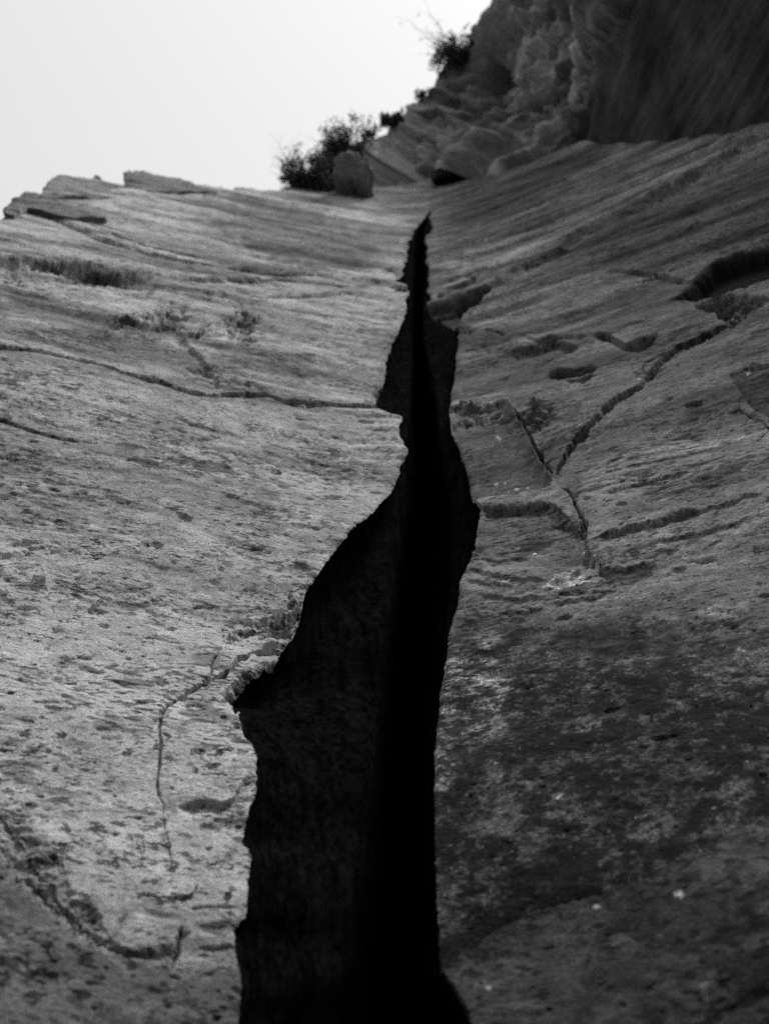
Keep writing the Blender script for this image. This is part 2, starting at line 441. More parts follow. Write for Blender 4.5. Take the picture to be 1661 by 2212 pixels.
def right_features(F):
    st, gr, bl, po = F.step, F.groove, F.blob, F.poly
    # bedding undersides that sweep up to the right
    st([(930, 668), (975, 655), (1020, 642), (1080, 610), (1140, 580), (1200, 552), (1260, 505), (1340, 462), (1400, 430), (1480, 392), (1600, 318), (1740, 250)], 11, 55, 1.5, 3, 1, both=.5)
    gr([(930, 676), (970, 664), (1010, 650), (1050, 630)], 5, 14, 2, True, 2)
    po([(915, 664), (1000, 644), (1060, 626), (1040, 645), (1005, 668), (985, 692), (955, 694)], -20, -.16, 4, 3, 2.5)  # wedge set back, its inner shade painted as dark tone
    bl(1010, 560, 80, 7, 1, .08, ang=-14, hard=.9, seed=2.6)
    bl(1000, 606, 70, 8, 1, .09, ang=-18, hard=.9, seed=2.7)
    bl(1110, 690, 110, 22, 1, .04, ang=-6, hard=.9, seed=2.8)
    st([(935, 640), (985, 622), (1040, 600)], 6, 22, 1.5, 2, 3)
    st([(940, 612), (975, 605), (1010, 592), (1040, 578), (1075, 560)], 5, 22, 1.4, 2, 4)
    gr([(1000, 600), (1035, 585), (1060, 574)], 2.5, 7, 2, True, 5)
    gr([(1340, 462), (1380, 452), (1430, 428), (1480, 400)], 3, 9, 3, True, 6)
    for k, (x0, y0, x1, y1, h) in enumerate([(960, 560, 1180, 500, 3), (1000, 530, 1300, 430, 3), (1050, 480, 1330, 380, 3), (1240, 420, 1560, 300, 4), (1180, 570, 1500, 420, 3),
                                             (960, 470, 1200, 400, 2.5), (1350, 520, 1661, 420, 3), (1420, 600, 1600, 500, 2.5), (1100, 660, 1300, 590, 3), (1000, 690, 1250, 640, 2.5),
                                             (1480, 330, 1700, 270, 4), (1100, 420, 1330, 350, 3), (940, 590, 1110, 560, 2.5), (950, 520, 1080, 500, 2.5), (1250, 620, 1480, 590, 2.5), (1560, 470, 1700, 400, 3)]):
        mx, my = (x0 + x1) / 2, (y0 + y1) / 2 + 6
        st([(x0, y0), (mx, my), (x1, y1)], h, 18, 1.3, 5, 20 + k)
    st([(1290, 592), (1340, 588), (1400, 595), (1470, 600), (1510, 603), (1545, 606)], 5, 24, 1.4, 3, 40)
    gr([(1365, 592), (1420, 595), (1480, 600)], 2.4, 7, 2, True, 41)
    gr([(1478, 505), (1495, 490), (1510, 478)], 5, 12, 2, True, 42)
    # the big hollow under the overhanging lip at the right
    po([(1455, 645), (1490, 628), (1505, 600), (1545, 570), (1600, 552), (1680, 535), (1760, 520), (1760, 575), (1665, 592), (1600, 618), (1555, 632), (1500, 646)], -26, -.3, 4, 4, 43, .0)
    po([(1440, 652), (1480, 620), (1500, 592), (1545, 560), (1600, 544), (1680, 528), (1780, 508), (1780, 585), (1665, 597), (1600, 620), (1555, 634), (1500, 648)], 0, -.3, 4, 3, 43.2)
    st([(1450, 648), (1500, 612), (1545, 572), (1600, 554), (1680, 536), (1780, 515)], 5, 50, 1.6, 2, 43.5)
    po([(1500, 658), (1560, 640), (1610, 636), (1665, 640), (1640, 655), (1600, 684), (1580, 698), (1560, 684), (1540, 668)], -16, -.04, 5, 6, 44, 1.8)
    bl(1545, 652, 50, 12, -5, 0, 1.4, hard=.9, seed=45)
    # long diagonal joint
    J = [(1572, 695), (1530, 716), (1500, 730), (1460, 745), (1425, 780), (1400, 815), (1370, 845), (1330, 868), (1295, 900), (1262, 935), (1228, 968), (1198, 1004)]
    gr(J, 3.2, 16, 4, False, 46)
    st(J[::-1], 7, 60, 2.0, 4, 47, both=.6)
    gr([(1400, 812), (1385, 800), (1395, 785), (1420, 768), (1460, 755), (1500, 738)], 2.6, 8, 3, True, 48)
    # crescents
    po([(1180, 800), (1200, 790), (1230, 792), (1262, 798), (1240, 806), (1205, 806)], -20, -.02, 3, 2, 49)
    gr([(1225, 800), (1250, 795), (1285, 784)], 2.2, 8, 2, True, 50)
    po([(1215, 812), (1240, 820), (1270, 806), (1282, 808), (1262, 828), (1240, 826)], -16, 0, 4, 2, 51)
    st([(1175, 798), (1200, 789), (1240, 792), (1290, 782)], 9, 26, 1.5, 2, 52)
    gr([(1280, 720), (1310, 724), (1335, 736), (1350, 742)], 2.2, 7, 2, True, 53)
    po([(1342, 744), (1370, 738), (1400, 722), (1416, 718), (1405, 736), (1375, 750)], -18, 0, 4, 2, 54)
    st([(1275, 718), (1312, 722), (1350, 742), (1390, 728), (1420, 714)], 9, 30, 1.5, 2, 55)
    st([(1085, 758), (1150, 750), (1185, 735), (1215, 738), (1250, 742)], 13, 34, 1.8, 3, 56)
    st([(1120, 712), (1150, 728), (1162, 738), (1200, 728), (1280, 716)], 5, 26, 1.5, 3, 57)
    gr([(1040, 706), (1065, 708), (1090, 722)], 2.4, 8, 2, True, 58)
    bl(1000, 708, 26, 12, -6, -.04, 1.6, hard=.8, seed=59)
    bl(1060, 745, 60, 20, -3, -.05, .8, hard=.9, seed=60)
    st([(1120, 702), (1150, 690), (1200, 680), (1290, 660)], 3, 24, 1.5, 3, 61)
    # block corner in the middle and the recess beside the crack
    po([(975, 925), (1040, 905), (1120, 895), (1150, 950), (1185, 1010), (1180, 1040), (1110, 1055), (1010, 1060), (985, 1000)], -12, -.05, 7, 6, 62)
    st([(970, 905), (1010, 895), (1060, 888), (1105, 878)], 9, 40, 2.5, 6, 63)
    bl(1010, 890, 45, 20, -3, -.05, 2.2, hard=.9, wob=.5, seed=64)
    st([(1108, 880), (1130, 905), (1150, 945), (1170, 985), (1188, 1012)][::-1], 14, 44, 2.2, 2, 65, both=.6, tap=False)
    gr([(1108, 882), (1132, 920), (1150, 955), (1172, 990), (1190, 1010)], 4, 11, 2, True, 66)
    bl(1165, 900, 34, 38, 0, -.02, 2.0, hard=.9, seed=67)
    gr([(1190, 1008), (1185, 1030), (1172, 1045)], 4, 10, 2, True, 68)
    po([(1015, 1060), (1110, 1050), (1190, 1030), (1215, 1050), (1180, 1085), (1040, 1088)], 5, .04, 6, 4, 69)
    po([(1045, 1092), (1180, 1092), (1225, 1130), (1265, 1160), (1270, 1195), (1280, 1215), (1180, 1220), (1060, 1220), (1020, 1180), (1040, 1120)], -10, -.035, 8, 4, 70)
    gr([(1040, 1090), (1100, 1096), (1180, 1090)], 2.5, 7, 3, True, 71)
    st([(1035, 1088), (1110, 1093), (1185, 1088), (1210, 1105), (1240, 1130)], 7, 40, 1.8, 3, 71.5)
    gr([(1205, 1045), (1222, 1052), (1236, 1075), (1245, 1100), (1262, 1135), (1268, 1145)], 3.0, 10, 2, True, 72)
    gr([(1180, 1120), (1215, 1132), (1255, 1142)], 1.8, 5, 2, True, 73)
    po([(1255, 1135), (1272, 1138), (1268, 1162), (1252, 1158)], -14, 0, 3, 1, 74)
    # the rounded buttress whose foot hangs over the pale crust
    po([(1262, 1165), (1252, 1195), (1268, 1212), (1290, 1205), (1300, 1230), (1340, 1236), (1480, 1195), (1700, 1150), (1760, 1080), (1700, 900), (1500, 940), (1350, 960), (1240, 1040), (1252, 1100)], 14, .02, 26, 3, 75)
    st([(1255, 1205), (1272, 1213), (1292, 1212), (1300, 1232), (1360, 1226), (1420, 1215)], 10, 40, 1.8, 2, 76)
    st([(1285, 1195), (1310, 1170), (1360, 1155), (1430, 1140), (1480, 1120), (1520, 1112)], 6, 36, 1.8, 5, 77)
    gr([(1300, 1172), (1350, 1158), (1420, 1140), (1500, 1118)], 2.5, 6, 5, True, 78)
    # smooth dark scar at the right edge
    po([(1572, 810), (1600, 800), (1661, 790), (1760, 780), (1760, 890), (1661, 880), (1615, 862), (1590, 835)], -6, -.09, 3, 3, 79)
    st([(1575, 805), (1592, 835), (1615, 862), (1665, 876), (1760, 880)][::-1], 5, 30, 1.6, 2, 80)
    gr([(1610, 862), (1640, 872), (1680, 876)], 3, 9, 1, True, 81)
    gr([(1565, 880), (1590, 872), (1640, 890), (1660, 915), (1640, 945), (1620, 955)], 2, 5, 2, True, 82)
    for k, (x, y, rx, ry, dp, ta) in enumerate([(1385, 1054, 18, 4, -6, 0), (1345, 1052, 10, 4, -4, 0), (1520, 1055, 26, 7, -5, -10), (1130, 1312, 46, 11, -5, -8), (1215, 1316, 16, 4, -7, -12), (1515, 1202, 24, 4, -6, -8),
                                                 (1345, 1105, 12, 4, -3, 0), (1240, 1020, 8, 4, -4, 0), (1330, 985, 14, 5, -5, -12), (1245, 1270, 60, 6, -3, -4), (1440, 860, 14, 5, -4, 0), (1500, 870, 20, 6, -4, -10), (1110, 1320, 20, 8, -5, 0)]):
        bl(x, y, rx, ry, dp, -.02, .6, hard=.6, wob=.5, ang=ta, seed=k * 2.3)
    for k, (x0, y0, x1, y1) in enumerate([(1010, 1225, 1080, 1240), (1060, 1242, 1180, 1244), (1020, 1275, 1180, 1278), (1000, 1250, 1120, 1252), (1320, 1240, 1400, 1226), (1180, 1290, 1330, 1262),
                                          (1400, 1180, 1640, 1120), (1450, 1130, 1661, 1075), (1000, 1190, 1150, 1195), (1300, 1080, 1500, 1030), (1320, 1020, 1560, 960)]):
        st([(x0, y0), ((x0 + x1) / 2, (y0 + y1) / 2 + 5), (x1, y1)], 4, 20, 1.3, 4, 100 + k)
    po([(1240, 560), (1340, 470), (1500, 395), (1661, 340), (1760, 320), (1760, 520), (1560, 545), (1440, 590), (1300, 580)], 0, -.06, 22, 16, 105)
    po([(940, 420), (1050, 360), (1250, 330), (1350, 345), (1180, 430), (1000, 500)], 0, -.05, 26, 16, 106)
    po([(960, 560), (1150, 490), (1400, 380), (1661, 300), (1661, 330), (1400, 420), (1200, 530), (1000, 610)], 0, .05, 14, 14, 107)
    # stained dark lower face
    po([(1100, 1370), (1230, 1330), (1400, 1340), (1661, 1400), (1760, 1400), (1760, 1760), (1500, 1860), (1200, 1970), (960, 2080), (945, 1900), (950, 1760), (1000, 1660), (1060, 1600), (1120, 1520), (1080, 1440)], 0, -.075, 28, 30, 109)
    po([(900, 1330), (1100, 1310), (1300, 1290), (1500, 1270), (1800, 1190), (1800, 2500), (900, 2500)], 0, -.015, 50, 30, 110)
    po([(930, 1560), (1200, 1450), (1500, 1480), (1800, 1440), (1800, 2500), (930, 2500)], 0, -.03, 90, 50, 111)
    po([(930, 1720), (1200, 1640), (1800, 1600), (1800, 2500), (930, 2500)], 0, -.045, 90, 50, 112)
    for k, (x, y, rx, ry, tn) in enumerate([(1270, 1370, 120, 45, -.06), (1180, 1480, 40, 30, -.07), (1370, 1500, 90, 60, -.05), (1150, 1560, 110, 50, -.05), (1500, 1590, 140, 60, -.04), (1420, 1360, 90, 36, -.05),
                                             (1590, 1420, 60, 40, -.04), (1080, 1470, 60, 40, .05), (1290, 1590, 50, 55, .07), (1010, 1400, 60, 60, .05), (1560, 1310, 100, 26, .05), (1400, 1260, 140, 26, .05), (1480, 1500, 60, 30, .04),
                                             (1190, 1640, 160, 30, -.05), (1350, 1760, 140, 50, -.04), (1230, 1860, 120, 60, -.02), (1120, 1750, 60, 40, .02), (1560, 1640, 60, 30, .04), (1060, 1950, 100, 50, .015)]):
        bl(x, y, rx, ry, 0, tn, .3, hard=.95, wob=.7, seed=k * 1.3 + 120, ang=-15)
    # lower block that stands proud
    B = [(960, 2112), (1010, 2085), (1080, 2045), (1130, 2018), (1200, 1998), (1290, 1985), (1370, 1965), (1425, 1945), (1480, 1905), (1560, 1860), (1661, 1810), (1800, 1740)]
    po([(945, 2120)] + B + [(1800, 2600), (1060, 2600), (1012, 2212), (985, 2160)], 20, .065, 4, 5, 140)
    st([(q[0], q[1] - 4) for q in B], -16, 60, 2.0, 5, 141, both=.6)
    gr([(q[0], q[1] - 5) for q in B], 5, 20, 5, True, 142)
    po([(q[0], q[1] + 8) for q in B] + [(1800, 1680), (1661, 1740), (1480, 1840), (1200, 1930), (1000, 2020), (945, 2100)], 0, -.06, 10, 10, 143)
    # pale crust below the buttress and scattered specks
    po([(1168, 1264), (1190, 1246), (1205, 1238), (1238, 1228), (1262, 1214), (1285, 1206), (1296, 1214), (1290, 1226), (1304, 1240), (1270, 1246), (1230, 1252), (1200, 1262)], 1.5, 0, 2.0, 5, 150, .8, 1)
    bl(1095, 1253, 18, 3.5, .5, crust=1, hard=.5, wob=.6, seed=151)
    bl(1110, 1269, 14, 3.0, .5, crust=1, hard=.5, wob=.6, seed=152)
    for k, (x, y, r_) in enumerate([(1072, 938, 5), (1108, 1030, 4), (1065, 1020, 4), (1152, 1186, 3.5), (1615, 803, 5), (1595, 1383, 9), (1210, 1748, 9), (1220, 1257, 5), (1085, 1020, 3), (1075, 1672, 4), (1262, 1147, 3.5),
                                     (1130, 1026, 3), (1090, 1035, 3), (1380, 820, 3), (1260, 1192, 3), (1310, 1206, 4), (1215, 1293, 3), (1255, 1100, 2.5), (1480, 1980, 9), (1300, 2006, 7), (1470, 1905, 7), (1060, 2160, 6)]):
        bl(x, y, r_ * 1.3, r_ * .8, .3, crust=.9, hard=.5, wob=.6, seed=160 + k)
    po([(1105, 1045), (1190, 1038), (1100, 1062), (1020, 1066)], 0, .08, 8, 8, 155)
    for k, (x, y, rx, ry) in enumerate([(1555, 2150, 26, 12), (1530, 2180, 12, 22), (1590, 2190, 12, 26), (1130, 2200, 60, 12), (1060, 2150, 30, 8), (1350, 2070, 40, 16), (1380, 2040, 20, 8)]):
        bl(x, y, rx, ry, 2, .10, .6, hard=.8, wob=.7, seed=180 + k)
    for k in range(70):
        x = rng.uniform(990, 1680); y = rng.uniform(700, 1300)
        s_ = rng.uniform(2, 5)
        bl(x, y, s_ * rng.uniform(1.2, 2.6), s_ * .6, -rng.uniform(1.5, 3.5), 0, 0, ang=-rng.uniform(0, 30), hard=.7, wob=.4, seed=k)
    for k in range(170):
        x = rng.uniform(960, 1680); y = rng.uniform(1300, 2000)
        s_ = rng.uniform(1.0, 2.6)
        bl(x, y, s_ * 1.4, s_, .3, crust=rng.uniform(.15, .5), hard=.5, wob=.5, seed=k)


def _cliff_fit():
    u = np.linspace(690, 2700, 60)
    v = LEDGE(u)
    t = hit_wall(u, v)
    dx, dy, dz = direction(u, v)
    o = cliff_over(u); h0 = 15.0 - sstep(900, 1700, u) * 6
    c = .996 * t * (7.2 * dx + 4.7 * dy + o * dz) - o * h0
    c = np.convolve(np.pad(c, 2, 'edge'), np.ones(5) / 5, 'valid')
    return lambda q: np.interp(q, u, c)


CLIFF_C = _cliff_fit()


def cliff_features(F):
    st, gr, bl, po = F.step, F.groove, F.blob, F.poly
    # right: a smooth streaked overhang set back behind a broken corner
    po([(1330, -200), (1322, 20), (1290, 110), (1262, 165), (1242, 215), (1232, 270), (1235, 350), (2600, 400), (2600, -900), (1330, -900)], -26, -.05, 9, 6, 1)
    gr([(1340, -30), (1312, 40), (1285, 95), (1262, 160), (1245, 205)], 6, 20, 5, True, 2)
    gr([(1236, 280), (1234, 320)], 4, 12, 2, True, 3)
    # broken blocks on the left part
    for k, (pts, h) in enumerate([([(870, 330), (905, 300), (940, 262), (985, 215), (1040, 150)], 9), ([(960, 300), (1000, 262), (1050, 220), (1110, 150), (1160, 90)], 8),
                                  ([(1020, 330), (1040, 295), (1070, 262), (1120, 240), (1165, 225)], 10), ([(1100, 320), (1118, 280), (1150, 245), (1190, 225)], 9),
                                  ([(900, 250), (950, 205), (1000, 160), (1060, 90), (1110, 30)], 7), ([(1140, 180), (1180, 130), (1230, 70), (1280, 10)], 8),
                                  ([(1170, 260), (1200, 210), (1235, 170), (1260, 120)], 7), ([(800, 350), (835, 318), (880, 290)], 6), ([(1090, 210), (1140, 160), (1190, 110)], 7),
                                  ([(1000, 100), (1060, 50), (1120, -20)], 6), ([(1180, 60), (1230, 10), (1280, -40)], 6)]):
        st(pts, h, 34, 2.2, 9, 10 + k, both=.5)
    for k, (x, y, rx, ry, dp) in enumerate([(985, 370, 48, 10, -22), (855, 352, 34, 14, -14), (1180, 205, 26, 16, -9), (1055, 285, 26, 20, 9), (1110, 300, 30, 26, 8), (1160, 320, 20, 16, 8), (1010, 300, 20, 20, 6),
                                            (1040, 210, 30, 22, -8), (1120, 120, 30, 26, 6), (980, 240, 28, 16, 6), (1200, 290, 20, 34, 6), (1150, 255, 24, 14, -8), (905, 330, 40, 24, 5), (1080, 330, 22, 14, 9)]):
        bl(x, y, rx, ry, dp, 0, .6, ang=-35, hard=.6, wob=.5, seed=k * 3.1)
    for k, (x, y, rx, ry) in enumerate([(1052, 285, 20, 16), (1140, 330, 34, 12), (1190, 240, 8, 22), (1160, 225, 40, 5), (1110, 190, 40, 10), (1170, 60, 10, 8), (930, 310, 50, 16), (1075, 150, 14, 30)]):
        bl(x, y, rx, ry, 3, .12, 0, ang=-40, hard=.9, wob=.6, seed=40 + k)
    bl(768, 338, 56, 30, 0, -.13, .3, hard=.8, seed=91)  # left end of the cliff, its shadow painted as dark tone
    bl(860, 350, 44, 20, -6, -.10, .3, ang=20, hard=.8, seed=92)
    for k in range(90):
        x = rng.uniform(800, 1240); y = rng.uniform(0, 330)
        bl(x, y, rng.uniform(10, 26), rng.uniform(5, 12), rng.uniform(-7, 7), rng.uniform(-.04, .05), .3, ang=-rng.uniform(20, 70), hard=.5, wob=.6, seed=k * .7)


# ------------------------------------------------------------------ materials
def material(name, grain=1.0, base=1.0, bump=0.5, rough=0.92, streak=False, fixed=None, flecks=False):
    m = bpy.data.materials.new(name)
    m.use_nodes = True
    n = m.node_tree; n.nodes.clear(); L = n.links.new
    out = n.nodes.new('ShaderNodeOutputMaterial')
    b = n.nodes.new('ShaderNodeBsdfPrincipled')
    b.inputs['Roughness'].default_value = rough
    b.inputs['Specular IOR Level'].default_value = 0.15
    L(b.outputs[0], out.inputs['Surface'])
    tc = n.nodes.new('ShaderNodeTexCoord')
    if fixed is None:
        at = n.nodes.new('ShaderNodeAttribute'); at.attribute_name = 'tone'; tone = at.outputs['Fac']
    else:
        vv = n.nodes.new('ShaderNodeValue'); vv.outputs[0].default_value = fixed; tone = vv.outputs[0]
    mp = n.nodes.new('ShaderNodeMapping')
    mp.inputs['Scale'].default_value = (6, 6, .35) if streak else (1, 1, 1.25)
    L(tc.outputs['Object'], mp.inputs['Vector'])

    def nz(scale, detail, r=.6):
        t = n.nodes.new('ShaderNodeTexNoise'); t.inputs['Scale'].default_value = scale
        t.inputs['Detail'].default_value = detail; t.inputs['Roughness'].default_value = r
        L(mp.outputs[0], t.inputs['Vector']); return t

    def mr(sock, a, b_, c, d):
        q = n.nodes.new('ShaderNodeMapRange'); L(sock, q.inputs['Value'])
        for k, x in zip(('From Min', 'From Max', 'To Min', 'To Max'), (a, b_, c, d)):
            q.inputs[k].default_value = x
        return q.outputs[0]

    def mul(a, c):
        q = n.nodes.new('ShaderNodeMath'); q.operation = 'MULTIPLY'; L(a, q.inputs[0])
        if isinstance(c, float): q.inputs[1].default_value = c
        else: L(c, q.inputs[1])
        return q.outputs[0]
    n1 = nz(9.0, 6); n2 = nz(90.0, 5, .7); n3 = nz(1.3, 4)
    f = mul(mr(n1.outputs['Fac'], .3, .7, 1 - .22 * grain, 1 + .22 * grain), mr(n2.outputs['Fac'], .28, .72, 1 - .36 * grain, 1 + .36 * grain))
    f = mul(f, mr(n3.outputs['Fac'], .3, .7, .84, 1.16))
    f = mul(mul(f, tone), float(base))
    if flecks:
        # small dark pits and lichen specks, longer along the bedding, in drifts
        mf = n.nodes.new('ShaderNodeMapping'); mf.inputs['Scale'].default_value = (.62, .62, 1.5)
        L(tc.outputs['Object'], mf.inputs['Vector'])
        for sc, a_, b_, st in ((15, .635, .665, .72), (34, .605, .635, .82), (75, .595, .635, .78)):  # scale, ramp, depth
            t_ = n.nodes.new('ShaderNodeTexNoise'); t_.inputs['Scale'].default_value = sc; t_.inputs['Detail'].default_value = 4
            t_.inputs['Roughness'].default_value = .65
            L(mf.outputs[0], t_.inputs['Vector'])
            dr = nz(2.2 + sc * .05, 2)
            shift = n.nodes.new('ShaderNodeMath'); shift.operation = 'MULTIPLY_ADD'
            L(dr.outputs['Fac'], shift.inputs[0]); shift.inputs[1].default_value = .35; L(t_.outputs['Fac'], shift.inputs[2])
            f = mul(f, mr(shift.outputs[0], a_ + .175, b_ + .175, 1.0, 1 - st))
        sa = n.nodes.new('ShaderNodeAttribute'); sa.attribute_name = 'stain'
        ms = n.nodes.new('ShaderNodeTexNoise'); ms.inputs['Scale'].default_value = 10; ms.inputs['Detail'].default_value = 12; ms.inputs['Roughness'].default_value = .82
        L(tc.outputs['Object'], ms.inputs['Vector'])
        gt = n.nodes.new('ShaderNodeTexNoise'); gt.inputs['Scale'].default_value = 95; gt.inputs['Detail'].default_value = 3
        L(tc.outputs['Object'], gt.inputs['Vector'])
        f = mul(f, mr(mul(gt.outputs['Fac'], sa.outputs['Fac']), .52, .60, 1.0, 2.1))
        k = mul(mr(ms.outputs['Fac'], .46, .54, 0, .86), sa.outputs['Fac'])
        inv = n.nodes.new('ShaderNodeMath'); inv.operation = 'SUBTRACT'; inv.inputs[0].default_value = 1; L(k, inv.inputs[1])
        f = mul(f, inv.outputs[0])
    L(f, b.inputs['Base Color'])
    bp = n.nodes.new('ShaderNodeBump'); bp.inputs['Strength'].default_value = bump; bp.inputs['Distance'].default_value = 0.02
    add = n.nodes.new('ShaderNodeMath'); add.operation = 'ADD'
    n4 = nz(28.0, 8, .7)
    L(n4.outputs['Fac'], add.inputs[0]); L(mul(n2.outputs['Fac'], .35), add.inputs[1])
    L(add.outputs[0], bp.inputs['Height']); L(bp.outputs[0], b.inputs['Normal'])
    return m


M_ROCK = material('pitted_sandstone', 1.2, .88, 1.0, flecks=True)
M_CLIFF = material('cliff_sandstone', 1.2, .74, .6)
M_SLOT = material('shade_dark_crack_rock', 1.2, 1.0, .8, 1.0, streak=True)  # crack rock near black: the deep shade is put into its colour
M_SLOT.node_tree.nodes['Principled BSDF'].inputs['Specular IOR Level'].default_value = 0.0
M_SOIL = material('dark_soil', .8, 1.0, .6, fixed=.06)
M_BLOCK = material('pale_sandstone', .8, 1.0, .6, fixed=.30)
M_BARK = material('dry_bark', .5, 1.0, .3, fixed=.06)
M_LEAF = material('scrub_leaves', .5, 1.0, .1, .7, fixed=.075)


# ------------------------------------------------------------------ mesh building
def mesh(name, P, quads, mat, parent=None, tone=None, smooth=True, stain=None):
    me = bpy.data.meshes.new(name)
    P = np.ascontiguousarray(P.reshape(-1, 3), f32)
    q = np.ascontiguousarray(quads, np.int32)
    k = q.shape[1]
    me.vertices.add(len(P)); me.vertices.foreach_set('co', P.ravel())
    me.loops.add(q.size); me.loops.foreach_set('vertex_index', q.ravel())
    me.polygons.add(len(q))
    me.polygons.foreach_set('loop_start', np.arange(0, q.size, k, dtype=np.int32))
    me.polygons.foreach_set('loop_total', np.full(len(q), k, np.int32))
    me.polygons.foreach_set('use_smooth', np.full(len(q), smooth, bool))
    me.update(calc_edges=True)
    if tone is not None:
        a = me.attributes.new('tone', 'FLOAT', 'POINT')
        a.data.foreach_set('value', np.ascontiguousarray(tone.ravel(), f32))
    if stain is not None:
        a = me.attributes.new('stain', 'FLOAT', 'POINT')
        a.data.foreach_set('value', np.ascontiguousarray(stain.ravel(), f32))
    me.materials.append(mat)
    o = bpy.data.objects.new(name, me)
    S.collection.objects.link(o)
    if parent is not None:
        o.parent = parent
    return o


def grid_quads(r, c, flip=False):
    i = np.arange(r * c).reshape(r, c)
    q = np.stack([i[:-1, :-1], i[:-1, 1:], i[1:, 1:], i[1:, :-1]], -1).reshape(-1, 4)
    return q[:, ::-1] if flip else q


def submesh(name, P, quads, keep, mat, parent, tone, stain=None):
    q = quads[keep]
    if not len(q):
        return None
    ids, inv = np.unique(q, return_inverse=True)
    return mesh(name, P.reshape(-1, 3)[ids], inv.reshape(-1, 4), mat, parent, tone.ravel()[ids], True, None if stain is None else stain.ravel()[ids])


def tag(o, label=None, cat=None, group=None, kind=None):
    for k, v in (('label', label), ('category', cat), ('group', group), ('kind', kind)):
        if v: o[k] = v
    return o


def empty(name, loc=(0, 0, 0)):
    o = bpy.data.objects.new(name, None)
    o.location = loc; o.empty_display_size = .2
    S.collection.objects.link(o)
    return o


def relief(X, Y, Z, spx, spy, rough):
    """natural relief in metres; octaves finer than the local sampling fade out. spx, spy: local spacing along and up the rock"""
    d = np.zeros(X.shape, f32)
    sp_ = np.maximum(spx, spy * .5)
    a = .022
    lam = 1.1
    for i in range(7):
        lod = sstep(1.3, 3.0, lam / sp_).astype(f32)
        f = 1 / lam
        # lenses of rock lying along the bedding: longer than they are high
        n = noise(X * f * .55 + 3.3 * i, Y * f * .55, Z * f * 1.15 + 11.1 * i)
        if i in (1, 2, 3):
            n = .5 * n + .7 * (0.35 - np.abs(noise(X * f * .45 + 31 * i, Y * f * .45, Z * f * 1.5 + 4)))
        d += a * n * lod * (1 + (rough * 1.3 if i > 1 else 0))
        lam *= .5
        a *= .56
    return d


def pits(X, Y, Z, sp_, lam, thr, amp):
    f = 1 / lam
    n = noise(X * f * .7 + 77, Y * f * .7, Z * f * 1.1)
    k = sstep(thr, thr + .28, n) * sstep(1.2, 2.6, lam / sp_)
    return -amp * k


def face_grid(U, V, feat, seed_tone, tfun, nfun):
    t = tfun(U, V)
    dx, dy, dz = direction(U, V)
    X = t * dx; Y = t * dy; Z = t * dz
    nrm = nfun(X, Z)
    B = np.stack([X, Y, Z], -1)
    spx = np.gradient(B, axis=1); spx = np.linalg.norm(spx, axis=-1)
    spy = np.gradient(B, axis=0); spy = np.linalg.norm(spy, axis=-1)
    F = Field(U, V); feat(F)
    return t, X.astype(f32), Y.astype(f32), Z.astype(f32), nrm, spx, spy, F


def lin(a, b, n):
    return np.linspace(a, b, n)


def below(fu, fv, pts):
    p = np.array(sorted(pts), float)
    return fv > np.interp(fu, p[:, 0], p[:, 1])


